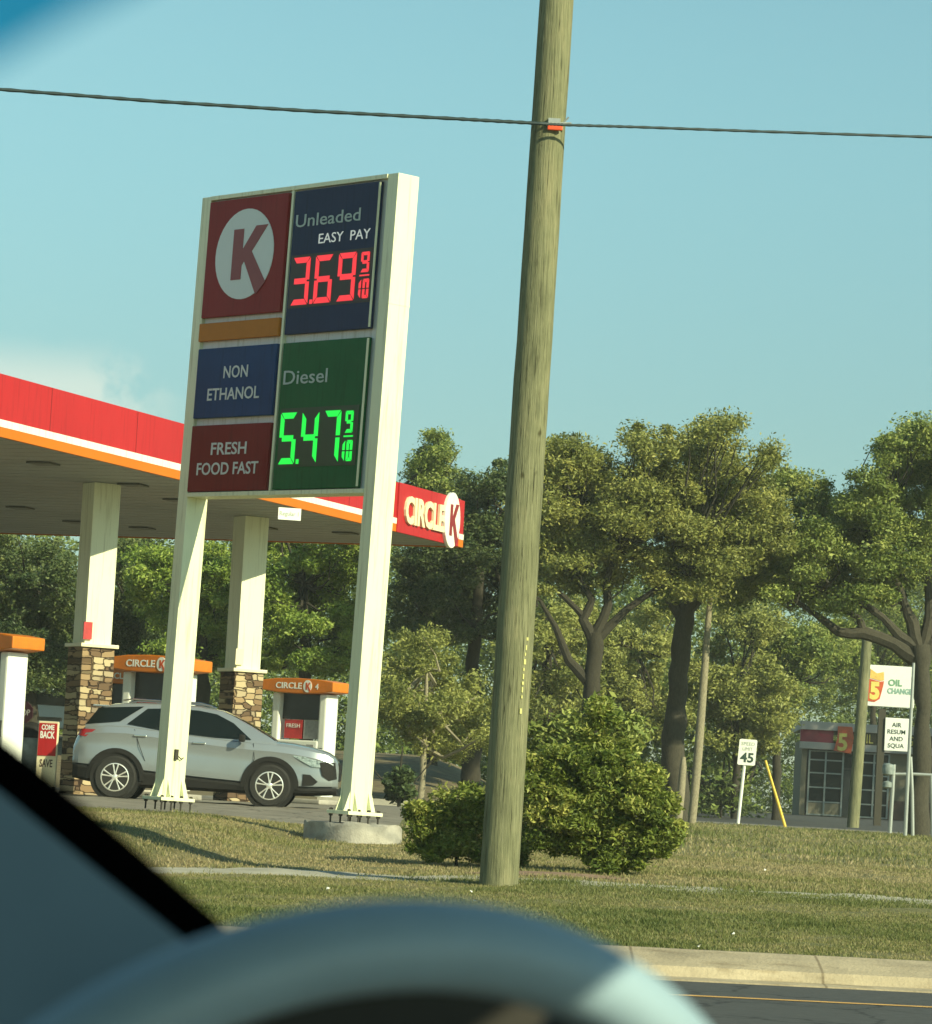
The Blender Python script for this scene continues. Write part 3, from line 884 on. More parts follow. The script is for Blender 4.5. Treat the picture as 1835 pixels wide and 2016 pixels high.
# the wood beyond them: one dense mass
rng = np.random.RandomState(77)
bl = []
for i in range(84):
    px = -260 + i * 28
    D_ = 138 + rng.uniform(0, 22) if px < 1440 else 186 + rng.uniform(0, 20)
    top = 1100 if px < 760 else (1120 if px < 1560 else 1180)
    for py in range(top, 1600, 95):
        bl.append((tuple(at(px + rng.uniform(-20, 20), py + rng.uniform(-30, 30), D_)), (70 * D_ / F, 3, 62 * D_ / F)))
for i in range(30):                      # undergrowth and low boughs down to the ground, left of the shop
    px = 735 + i * 25
    D_ = rng.uniform(119, 134)
    for py in range(1400, 1600, 60):
        bl.append((tuple(at(px + rng.uniform(-16, 16), py + rng.uniform(-20, 20), D_)), (44 * D_ / F, 1.6, 36 * D_ / F)))
for i in range(20):
    px = -40 + i * 42
    D_ = rng.uniform(112, 126)
    for py in range(1330, 1560, 70):
        bl.append((tuple(at(px + rng.uniform(-16, 16), py + rng.uniform(-20, 20), D_)), (50 * D_ / F, 1.6, 40 * D_ / F)))
P, T = crown_points(bl, 420000, rng, .55, .3)
P = P[P[:, 2] > .8]
T = rng.normal(0, .2, len(P))
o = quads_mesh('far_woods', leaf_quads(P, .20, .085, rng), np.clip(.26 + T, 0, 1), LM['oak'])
o['kind'] = 'stuff'
tag(o, 'dense shaded wood filling the gaps behind the roadside trees', 'woods')

# grass blades
def grass():
    rng = np.random.RandomState(9)
    def patch(n, D0, D1, h, w_, maxpx=2000):
        D = rng.uniform(D0, D1, n)
        x = rng.uniform(-1, 1, n) * (.145 * D + 3.2)
        return x, D, np.full(n, h), np.full(n, w_)
    parts_ = [patch(380000, 28.45, 36, .026, .0045), patch(190000, 36.3, 48, .032, .006), patch(90000, 48, 101, .05, .011)]
    x = np.concatenate([p[0] for p in parts_]); D = np.concatenate([p[1] for p in parts_])
    h = np.concatenate([p[2] for p in parts_]); w_ = np.concatenate([p[3] for p in parts_])
    def vnoise(px_, py_, sc, seed):
        g = np.random.RandomState(seed).uniform(-1, 1, (128, 128))
        u, v = px_ * sc + 40.3, py_ * sc + 11.7
        i, j = np.floor(u).astype(int), np.floor(v).astype(int)
        fu, fv = u - i, v - j
        fu, fv = fu * fu * (3 - 2 * fu), fv * fv * (3 - 2 * fv)
        G = lambda a_, b_: g[a_ % 128, b_ % 128]
        return (G(i, j) * (1 - fu) + G(i + 1, j) * fu) * (1 - fv) + (G(i, j + 1) * (1 - fu) + G(i + 1, j + 1) * fu) * fv
    patchy = .75 * vnoise(x, D, .55, 1) + .55 * vnoise(x, D, 1.5, 2) + .4 * vnoise(x, D, 4.2, 3)
    dry = .06 + .30 * ((D > 36.8) & (D < 50)) + .16 * (D >= 50) - .02 * (D < 33) + .22 * np.exp(-((D - 36.9) / .7) ** 2)
    lot = (D > 48) & (D < 84) & (x < -.7 + (D - 48) * .012)
    walk = (D > 35.3) & (D < 36.75) & (rng.uniform(size=len(D)) > .04 + .26 * (x > -.9) + .4 * (x > -.9) * (np.sin(x * 2.3) > 0))
    street = (D > 99)
    litter = (D > 84) & (x < 4)
    bare = (patchy > .55) & (rng.uniform(size=len(D)) < .65)
    k = ~(lot | walk | street | bare | litter)
    x, D, h, w_, patchy, dry = x[k], D[k], h[k], w_[k], patchy[k], dry[k]
    n = len(x)
    y = D + .15 * (1 - sst(29, 35, D)) * x
    z = ground_z(x, D) - .005
    h = h * rng.uniform(.45, 1.5, n) * np.where(patchy < -.95, 1.8, np.where(patchy < -.2, 1.2, .85))
    th = rng.uniform(0, 2 * np.pi, n)
    lean = rng.uniform(.1, .9, n) * h
    ph = rng.uniform(0, 2 * np.pi, n)
    B = np.stack([x, y, z], 1)
    s = np.stack([np.cos(th), np.sin(th), np.zeros(n)], 1) * w_[:, None]
    tip = B + np.stack([np.cos(ph) * lean, np.sin(ph) * lean, h], 1)
    mid = (B + tip) / 2 + np.stack([np.zeros(n), np.zeros(n), h * .15], 1)
    V = np.stack([B - s, B + s, mid + s * .8, tip], 1)
    tv = np.clip(.40 + .38 * patchy + dry + rng.normal(0, .18, n), 0, 1)
    o = quads_mesh('grass', V, tv, M['grassblade'])
    o['kind'] = 'stuff'
    tag(o, 'short patchy green and straw coloured verge grass', 'grass')
grass()

# ------------------------------------------------------------------ the price sign
def seven(mb, ch, x, z, w_, h, t, O, X, Z):
    seg = {'0': 'abcdef', '1': 'bc', '2': 'abged', '3': 'abgcd', '4': 'fgbc', '5': 'afgcd', '6': 'afgedc', '7': 'abc', '8': 'abcdefg', '9': 'abcdfg'}[ch]
    m = h / 2
    g = t * .18
    for s in seg:
        q = {'a': [(g, h), (w_ - g, h), (w_ - t, h - t), (t, h - t)], 'd': [(t, t), (w_ - t, t), (w_ - g, 0), (g, 0)],
             'g': [(t * .7, m + t / 2), (w_ - t * .7, m + t / 2), (w_ - t * .7, m - t / 2), (t * .7, m - t / 2)],
             'f': [(0, h - g), (t, h - t - g), (t, m + g), (0, m + g)], 'b': [(w_ - t, h - t - g), (w_, h - g), (w_, m + g), (w_ - t, m + g)],
             'e': [(0, m - g), (t, m - g), (t, t + g), (0, g)], 'c': [(w_ - t, m - g), (w_, m - g), (w_, g), (w_ - t, t + g)]}[s]
        mb.prism([(x + a, z + b) for a, b in q][::-1], O, X, Z, .006)

K_POLY = [(-.40, .56), (-.06, .56), (-.06, .10), (.36, .60), (.76, .60), (.26, .04), (.80, -.66), (.50, -.93), (.02, -.16), (-.06, -.26), (-.06, -.56), (-.40, -.56)]
def ellipse(cx, cz, rx, rz, n=40):
    return [(cx + rx * math.cos(2 * math.pi * i / n), cz + rz * math.sin(2 * math.pi * i / n)) for i in range(n)]

pR, pL = at(698, 1604, 45.0), at(331, 1583, 48.0)
du = (pR - pL); du.z = 0
SW = du.length
rz_sign = math.atan2(du.y, du.x)
LEAN = 1.1
sign = thing('price_sign', 'tall white two post fuel price sign with red, orange, blue and green panels', 'sign', base_frame(pR, rz_sign, LEAN))
zt = (at(800, 344, 45.0) - pR).z - .01
zb = (at(735, 972, 45.0) - pR).z
zl0 = (pL - pR).z + SW * math.sin(R(LEAN)) * 0
PW, PD = .21, .345
for (x, z0) in ((0.0, 0.0), (-SW, zl0)):
    mb = MB()
    mb.box((x, 0, (z0 + zt) / 2 + .01), (PW, PD, zt - z0 - .02))
    po = part('post', mb, M['white'], sign, bevel=.008)
    pb = MB()
    pb.box((x, 0, z0 + .02), (.44, .56, .045))
    part('base_plate', pb, M['white'], po, bevel=.006)
    for sgn in (-1, 1):
        for off in (-.08, .08):
            g = MB()
            a = [Vector((x + off, sgn * PD / 2, z0 + .045)), Vector((x + off, sgn * (PD / 2 + .085), z0 + .045)), Vector((x + off, sgn * PD / 2, z0 + .29))]
            g.add(a + [p + Vector((.012, 0, 0)) for p in a], [(0, 1, 2), (5, 4, 3), (0, 3, 4, 1), (1, 4, 5, 2), (2, 5, 3, 0)])
            part('gusset', g, M['white'], po)
            g = MB()
            a = [Vector((x + sgn * PW / 2, off * 1.4, z0 + .045)), Vector((x + sgn * (PW / 2 + .085), off * 1.4, z0 + .045)), Vector((x + sgn * PW / 2, off * 1.4, z0 + .29))]
            g.add(a + [p + Vector((0, .012, 0)) for p in a], [(0, 1, 2), (5, 4, 3), (0, 3, 4, 1), (1, 4, 5, 2), (2, 5, 3, 0)])
            part('gusset', g, M['white'], po)
    for sx_ in (-.18, .18):
        for sy in (-.24, -.08, .08, .24):
            b = MB()
            b.lathe([(.012, z0 - .13), (.012, z0 + .07)], (x + sx_, sy, 0), 8)
            b.lathe([(.024, z0 + .043), (.024, z0 + .066)], (x + sx_, sy, 0), 6)
            b.lathe([(.026, z0 - .03), (.026, z0 - .003)], (x + sx_, sy, 0), 6)
            part('anchor_bolt', b, M['bolt'], po)
    if x == 0:
        s_ = MB(); s_.box((x, 0, zt * .795), (PW + .006, PD + .006, .018)); part('weld_seam', s_, M['white'], po)
    else:
        hb = MB(); hb.box((x + PW / 2 + .02, -.02, z0 + .62), (.03, .05, .14)); hb.tube([(x + PW / 2 + .02, .01, z0 + .60), (x + PW / 2 + .04, .06, z0 + .56), (x + PW / 2 + .02, .10, z0 + .585)], .008, 6)
        part('conduit_box', hb, M['bolt'], po)
# cabinet
CXL, CXR = -SW - PW / 2, PW / 2
CW, CH = CXR - CXL, zt - zb
mb = MB()
ix0, ix1 = -SW + PW / 2, -PW / 2
mb.box(((ix0 + ix1) / 2, .01, (zt + zb) / 2 - .01), (ix1 - ix0, PD - .09, CH - .02))
cab = part('cabinet', mb, M['frame'], sign)
mb = MB()
for z in (zt - .028, zb + .025):
    mb.box(((ix0 + ix1) / 2, -.02, z), (ix1 - ix0, PD - .01, .056))
mb.box((CXL + .4825 * CW, -.035, (zt + zb) / 2), (.045, PD - .06, CH - .112))
part('frame_rail', mb, M['white'], cab, bevel=.004)
Xa, Za = (1, 0, 0), (0, 0, 1)
YF = -PD / 2 - .02
def panel(name, s0, s1, t0, t1, m, proud=.06):
    x0, x1 = CXL + s0 * CW, CXL + s1 * CW
    z1, z0 = zt - t0 * CH, zt - t1 * CH
    b = MB()
    b.box(((x0 + x1) / 2, YF + proud / 2, (z0 + z1) / 2), (x1 - x0, proud, z1 - z0))
    o = part(name, b, m, sign, bevel=.012)
    return o, (x0, x1, z0, z1)
YT = YF - .008
pk, (x0, x1, z0, z1) = panel('logo_panel', .052, .466, .020, .408, M['red'])
cx_, cz_, rr = x0 + (x1 - x0) * .50, (z0 + z1) / 2 + .03, (z1 - z0) * .385
rw = rr * 1.04
mb = MB(); mb.prism(ellipse(cx_, cz_, rw, rr)[::-1], (0, YT, 0), Xa, Za, .008)
part('logo_disc', mb, M['logo_white'], pk)
mb = MB(); mb.prism([(cx_ + a * rw, cz_ + b * rr) for a, b in K_POLY][::-1], (0, YT - .006, 0), Xa, Za, .006)
part('logo_letter', mb, M['logo_red'], pk)
panel('orange_panel', .046, .466, .426, .486, M['orange'])
pb_, (x0, x1, z0, z1) = panel('blue_panel', .052, .466, .511, .742, M['blue'])
h = z1 - z0; mid = (x0 + x1) / 2
text_part('lettering', pb_, M['letter'], 'NON', height=h * .17, bold=.012, align='C', O=(mid + .02, YT, z0 + h * .56), spacing=1.05)
text_part('lettering', pb_, M['letter'], 'ETHANOL', height=h * .17, width=(x1 - x0) * .66, bold=.012, align='C', O=(mid, YT, z0 + h * .25))
pf, (x0, x1, z0, z1) = panel('food_panel', .052, .466, .766, .984, M['darkred'])
h = z1 - z0; mid = (x0 + x1) / 2
text_part('lettering', pf, M['letter'], 'FRESH', height=h * .18, width=(x1 - x0) * .45, bold=.014, align='C', O=(mid, YT, z0 + h * .55))
text_part('lettering', pf, M['letter'], 'FOOD FAST', height=h * .18, width=(x1 - x0) * .78, bold=.014, align='C', O=(mid, YT, z0 + h * .25))
pu, (x0, x1, z0, z1) = panel('unleaded_panel', .499, .922, .020, .485, M['navy'])
wd, h = x1 - x0, z1 - z0
text_part('lettering', pu, M['letter_dim'], 'Unleaded', width=wd * .76, height=h * .088, bold=.004, O=(x0 + wd * .04, YT, z0 + h * .745))
text_part('lettering', pu, M['led_white'], 'EASY  PAY', width=wd * .60, height=h * .068, bold=.0, O=(x0 + wd * .33, YT, z0 + h * .615))
mb = MB(); mb.box((x0 + wd * .50, YF - .002, z0 + h * .365), (wd * .96, .008, h * .37)); part('display', mb, M['led_back'], pu)
def price(par, txt, m, x0, z0, wd, h, fx, fz, fh, fw):
    mb = MB()
    H, Wd = h * fh, wd * fw
    x = x0 + wd * fx
    for i, ch in enumerate(txt):
        if ch == '.':
            mb.prism([(x - Wd * .20, z0 + h * fz), (x - Wd * .20, z0 + h * fz + H * .09), (x - Wd * .04, z0 + h * fz + H * .09), (x - Wd * .04, z0 + h * fz)], (0, YT - .004, 0), Xa, Za, .006)
            continue
        seven(mb, ch, x, z0 + h * fz, Wd, H, H * .118, (0, YT - .004, 0), Xa, Za)
        x += Wd * 1.32
    part('price_digits', mb, m, par)
    mb = MB()
    seven(mb, '9', x - Wd * .05, z0 + h * fz + H * .56, Wd * .46, H * .42, H * .07, (0, YT - .004, 0), Xa, Za)
    mb.prism([(x - Wd * .08, z0 + h * fz + H * .48), (x - Wd * .08, z0 + h * fz + H * .51), (x + Wd * .46, z0 + h * fz + H * .51), (x + Wd * .46, z0 + h * fz + H * .48)], (0, YT - .004, 0), Xa, Za, .006)
    seven(mb, '1', x - Wd * .22, z0 + h * fz + H * .02, Wd * .26, H * .40, H * .07, (0, YT - .004, 0), Xa, Za)
    seven(mb, '0', x + Wd * .14, z0 + h * fz + H * .02, Wd * .34, H * .40, H * .07, (0, YT - .004, 0), Xa, Za)
    part('fraction_digits', mb, m, par)
price(pu, '3.69', M['led_red'], x0, z0, wd, h, .05, .20, .33, .205)
pd_, (x0, x1, z0, z1) = panel('diesel_panel', .499, .922, .512, .984, M['green'])
wd, h = x1 - x0, z1 - z0
text_part('lettering', pd_, M['letter_dim'], 'Diesel', width=wd * .52, height=h * .095, bold=.004, O=(x0 + wd * .04, YT, z0 + h * .715))
mb = MB(); mb.box((x0 + wd * .50, YF - .002, z0 + h * .35), (wd * .92, .008, h * .40)); part('display', mb, mat('led_backing_green', (.010, .055, .016), .5), pd_)
price(pd_, '5.47', M['led_green'], x0, z0, wd, h, .05, .17, .35, .195)
for (s0, s1, t0, t1) in ((.918, .926, .024, .481), (.918, .926, .516, .980)):
    b = MB(); b.box((CXL + (s0 + s1) / 2 * CW, YF - .006, zt - (t0 + t1) / 2 * CH), ((s1 - s0) * CW, .012, (t1 - t0) * CH))
    part('panel_edge', b, M['white'], pu if t0 < .3 else pd_)

# concrete footings of the two posts
def footing(name, label, c, z1, rx, ry, m, rz=0.0):
    root = thing(name, label, 'footing', Vector((c.x, c.y, gz(c.x, c.y) - .1)))
    mb = MB()
    n = 28
    zz = z1 - root.location.z
    rr_ = np.random.RandomState(2)
    prof = [(1.03, 0), (1.0, zz * .4), (.985, zz - .04), (.95, zz)]
    vs = []
    for f, hh in prof:
        for k in range(n):
            a = 2 * math.pi * k / n
            p = Vector((rx * f * math.copysign(abs(math.cos(a)) ** .75, math.cos(a)), ry * f * math.copysign(abs(math.sin(a)) ** .75, math.sin(a)), hh))
            p = Matrix.Rotation(rz, 3, 'Z') @ p
            vs.append(p + Vector(rr_.normal(0, .012, 3)))
    fs = [(i * n + k, i * n + (k + 1) % n, (i + 1) * n + (k + 1) % n, (i + 1) * n + k) for i in range(3) for k in range(n)] + [tuple(3 * n + k for k in range(n))]
    mb.add(vs, fs)
    part('block', mb, m, root, smooth=True)
    return root
footing('concrete_footing', 'stained round concrete block under the right post of the price sign', pR + Vector((-.02, .02, 0)), pR.z - .10, .60, .55, M['concrete'], rz_sign)
footing('concrete_footing', 'low crumbling concrete pad under the left post of the price sign', pL + Vector((.0, -.05, 0)), pL.z - .12, .42, .40, M['concrete'], rz_sign)

# ------------------------------------------------------------------ utility pole and cable
pb0 = at(981, 1742, 35.0)
pt = at(1100, -60, 35.2)
pole = thing('utility_pole', 'tall weathered grey green wooden utility pole on the verge in front of the bush', 'utility pole', Vector((pb0.x, pb0.y, gz(pb0.x, 35) - .3)))
bz = pole.location
mb = MB()
pts, rad = [], []
rr_ = np.random.RandomState(4)
for i in range(26):
    t = i / 25
    p = Vector((pb0.x, pb0.y, bz.z)).lerp(pt, t)
    pts.append(p + Vector(rr_.normal(0, .0012, 3)))
    rad.append(.192 - .022 * t + rr_.normal(0, .0016))
pts.append(pt + (pt - pb0) * .18); rad.append(.165)
mb.tube(pts, rad, 28)
part('shaft', mb, M['pole'], pole, world=True, smooth=True)
def on_pole(px, py):
    t = (1742 - py) / 1802.0
    q = at(px, py, 35.0)
    c0 = Vector((pb0.x, pb0.y, pb0.z)).lerp(pt, t)
    r_ = .192 - .022 * t
    dx = min(abs(q.x - c0.x), r_ * .98)
    return at(px, py, c0.y - math.sqrt(r_ * r_ - dx * dx) - .002)
mb = MB()
for i, (px, py) in enumerate([(1040, 1258), (1038, 1275), (1036, 1288), (1035, 1303), (1033, 1318), (1032, 1332), (1031, 1345), (1030, 1358), (1029, 1372), (1027, 1400)]):
    mb = MB(); mb.box(on_pole(px - 2, py), (.014 if i % 3 else .024, .010, .05 if i % 2 else .03), rz=R(38))
    part('number_tag', mb, M['tagy'], pole, world=True)
mb = MB()
c = on_pole(1093, 246)
mb.box(c + Vector((0, -.02, -.03)), (.15, .05, .055))
cl = part('cable_marker', mb, M['orangetag'], pole, world=True, bevel=.01)
mb = MB()
mb.box(c + Vector((-.01, -.02, .035)), (.12, .05, .05)); mb.tube([c + Vector((-.24, 0, .0)), c + Vector((-.12, -.05, 0)), c + Vector((.16, -.02, .02))], .012, 6)
mb.tube([c + Vector((.08, -.02, .02)), c + Vector((.13, -.03, .08))], .01, 6)
part('cable_clamp', mb, M['galv'], pole, world=True)
mb = MB()
path = [(-900, 120, 34.0), (-300, 158, 34.4), (0, 176, 34.55), (300, 199, 34.65), (600, 218, 34.72), (900, 234, 34.78), (1060, 243, 34.82), (1110, 246, 34.86), (1250, 250, 34.95), (1500, 259, 35.1), (1835, 270, 35.3), (2300, 283, 35.6), (2900, 300, 36)]
pp = [at(*q) for q in path]
fine = []
for i in range(len(pp) - 1):
    for k in range(14):
        fine.append(pp[i].lerp(pp[i + 1], k / 14))
fine.append(pp[-1])
mb.tube(fine, [(.021 if i % 2 else .016) * (1 if p.x < .6 else .78) for i, p in enumerate(fine)], 7)
tag(link('overhead_cable', mb.mesh('overhead_cable', True), M['cable']), 'dark bundled overhead cable crossing the sky and clamped to the utility pole', 'cable')

# ------------------------------------------------------------------ fuel canopy
C0 = at(905, 1078, 72.0)
CROT = math.atan2(.935, .354)
canopy = thing('fuel_canopy', 'red and orange edged filling station canopy on white columns with stone bases', 'canopy', Matrix.Translation((C0.x, C0.y, C0.z)) @ Matrix.Rotation(CROT, 4, 'Z'))
FH, LX, LY = .95, 34.0, 15.0
mb = MB()
mb.box((-LX / 2, LY / 2, .10), (LX - .1, LY - .1, .16))
sof = part('soffit', mb, M['soffit'], canopy)
mb = MB()
for i in range(1, 60):
    mb.box((-i * .6, LY / 2, .0185), (.012, LY - .2, .006))
part('soffit_seam', mb, mat('soffit_seam', (.30, .31, .29), .6), sof)
mb = MB(); mb.box((-LX / 2, LY / 2, FH - .12), (LX - .2, LY - .2, .1)); part('roof_deck', mb, M['soffit'], canopy)
def band(z0, z1, t):
    b = MB()
    b.box((-LX / 2, -t / 2, (z0 + z1) / 2), (LX, t, z1 - z0))
    b.box((t / 2, LY / 2, (z0 + z1) / 2), (t, LY, z1 - z0))
    return b
part('fascia_red', band(.265, FH, .06), M['canopy_red'], canopy, bevel=.006)
JM = mat('joint_dark_red', (.20, .008, .010), .6)
for i in range(1, 11):
    mb = MB(); mb.box((-i * 3.05, -.0615, (.265 + FH) / 2), (.018, .004, FH - .275))
    part('panel_joint', mb, JM, bpy.data.objects['fascia_red'])
part('fascia_white_stripe', band(.152, .263, .075), M['canopy_white'], canopy)
part('fascia_orange_stripe', band(0, .150, .07), M['canopy_orange'], canopy, bevel=.006)
# lettering board near the corner
mb = MB(); mb.box((-2.02, -.062, FH / 2 + .002), (3.35, .07, FH + .012))
board = part('lettering_board', mb, M['canopy_red'], canopy, bevel=.006)
text_part('lettering', board, M['cream'], 'CIRCLE', width=2.12, height=.50, bold=.035, ext=.05, O=(-3.42, -.15, .22))
mb = MB(); mb.prism(ellipse(-.92, FH / 2, .43, .56)[::-1], (0, -.17, 0), Xa, Za, .075)
disc = part('logo_disc', mb, M['canopy_white'], board, bevel=.012)
mb = MB(); mb.prism([(-.92 + a * .43 * .95, FH / 2 + b * .56) for a, b in K_POLY][::-1], (0, -.178, 0), Xa, Za, .007)
part('logo_letter', mb, M['logo_red'], board)
# downlights
for (px, py) in ((85, 913), (262, 955), (40, 1000), (150, 1028), (280, 1060 - 20), (680, 1058 - 8), (520, 1040), (350, 985)):
    d = CAM_M @ Vector(((px - CX) / F, -(py - CY) / F, -1.0))
    p = Vector((0, 0, EYE)) + d * ((C0.z - EYE) / d.z)
    q = root_matrix(canopy).inverted() @ p
    if not (-LX + .5 < q.x < -.5 and .5 < q.y < LY - .5):
        continue
    mb = MB(); mb.box((q.x, q.y, -.002), (.42, .42, .03))
    part('downlight', mb, M['soffit_light'], canopy, bevel=.01)
# columns
def column(px, D, ledge_y, tag_col):
    b = at(px, 1500, D)
    z0, zl = gz(b.x, b.y), at(px, ledge_y, D).z
    rz = R(-60)
    mb = MB(); mb.box((b.x, b.y, (zl + C0.z + .02) / 2), (.50, .50, C0.z - zl + .015), rz=rz)
    co = part('column', mb, M['column'], canopy, world=True, bevel=.01)
    mb = MB(); mb.box((b.x, b.y, (z0 + zl - .06) / 2), (.61, .61, zl - .06 - z0), rz=rz)
    part('stone_base', mb, M['stone'], co, world=True, bevel=.015)
    mb = MB(); mb.box((b.x, b.y, zl - .027), (.71, .71, .065), rz=rz)
    part('ledge_cap', mb, M['cream'], co, world=True, bevel=.012)
    rm = Matrix.Rotation(rz, 3, 'Z')
    mb = MB(); mb.box(Vector((b.x, b.y, zl + .22)) + rm @ Vector((.28, -.22, 0)), (.03, .16, .30), rz=rz)
    part('column_notice', mb, tag_col, co, world=True)
column(166, 61.3, 1268, M['pump_red'])
column(466, 67.1, 1317, M['cream'])
# hanging placard under the fascia
p = at(570, 1012, 61.6)
mb = MB(); mb.box(p, (.40, .03, .21), rz=R(12))
pl = part('placard', mb, M['signwhite'], canopy, world=True)
text_part('lettering', pl, M['txtgrey'], 'Regular 1', world=True, width=.33, height=.07, O=p + Vector((-.165, -.055, -.03)), X=(math.cos(R(12)), math.sin(R(12)), 0))

# ------------------------------------------------------------------ pumps
def make_pump(label, Mx, number):
    r = thing('fuel_pump', label, 'fuel pump', Mx, 'fuel pumps under the canopy')
    # local: X along the wide face, -Y to the driver, Z up
    mb = MB(); mb.box((0, 0, .05), (1.5, .9, .10)); part('island', mb, M['concrete'], r, bevel=.03)
    mb = MB(); mb.box((0, 0, .72), (.98, .50, 1.10)); body = part('cabinet', mb, M['pump_white'], r, bevel=.03)
    mb = MB(); mb.box((0, -.256, 1.02), (.26, .012, .22)); mb.box((0, -.256, .60), (.34, .012, .34)); part('display', mb, M['pump_dark'], body)
    for s in (-.33, .33):
        mb = MB(); mb.box((s, -.256, .98), (.17, .012, .42))
        part('grade_panel', mb, M['pump_grey'], body)
    for s in (-1, 1):
        mb = MB(); mb.box((s * .56, 0, 1.18), (.17, .46, 2.06)); up = part('upright', mb, M['pump_white'], r, bevel=.035)
        mb = MB(); mb.box((s * .56, -.24, 1.0), (.10, .05, .26)); mb.tube([(s * .56, -.26, .92), (s * .56, -.36, .80), (s * .62, -.34, .55), (s * .56, -.27, .36), (s * .50, -.26, .62)], .016, 6)
        part('nozzle', mb, M['pump_dark'], r, smooth=True)
    mb = MB(); mb.box((0, .0, 1.95), (.95, .16, .52)); part('dark_panel', mb, M['pump_dark'], r)
    mb = MB(); mb.box((-.16, -.05, 1.49), (.42, .2, .38)); pr = part('promo_board', mb, M['pump_red'], r)
    text_part('lettering', pr, M['signwhite'], 'FRESH', width=.32, height=.08, O=(-.32, -.16, 1.52))
    mb = MB(); mb.box((.28, -.05, 1.49), (.38, .2, .38)); part('notice_board', mb, M['pump_grey'], r)
    mb = MB()
    prof = [(-.86, 2.26), (-.5, 2.215), (0, 2.20), (.5, 2.215), (.86, 2.26), (.86, 2.455), (.5, 2.50), (0, 2.515), (-.5, 2.50), (-.86, 2.455)]
    mb.prism(prof[::-1], (0, -.36, 0), Xa, Za, .72)
    va = part('valance', mb, M['pump_orange'], r, bevel=.02)
    text_part('lettering', va, M['signwhite'], 'CIRCLE', width=.62, height=.12, bold=.02, O=(-.50, -.366, 2.30))
    mb = MB(); mb.prism(ellipse(.26, 2.355, .10, .125, 20)[::-1], (0, -.368, 0), Xa, Za, .008); part('logo_disc', mb, M['signwhite'], va)
    mb = MB(); mb.prism([(.26 + a * .10, 2.355 + b * .125) for a, b in K_POLY][::-1], (0, -.372, 0), Xa, Za, .004); part('logo_letter', mb, M['shopred'], va)
    text_part('lettering', va, M['signwhite'], number, height=.11, bold=.02, O=(.44, -.366, 2.30))
    return r
def pump_at(px, py_top, rz=-30):
    # py_top: pixel of the valance top, 2.5 m above the island ground
    # distance found from the height above the eye
    best = None
    for D in np.arange(50, 95, .1):
        p = at(px, py_top, D)
        e = abs(p.z - (gz(p.x, D) + 2.51))
        if best is None or e < best[0]:
            best = (e, D, p)
    p = best[2]
    return Matrix.Translation((p.x, p.y, gz(p.x, p.y))) @ Matrix.Rotation(R(rz), 4, 'Z')
make_pump('orange topped white fuel pump behind the bonnet of the silver car', pump_at(604, 1337), '4')
make_pump('orange topped fuel pump half hidden behind the left post of the sign', pump_at(318, 1292), '2')
make_pump('orange topped fuel pump at the left edge beside the small stop sign', pump_at(-18, 1246, -38), 'K')
make_pump('small far orange topped fuel pump beside the left stone column', pump_at(262, 1318), '6')

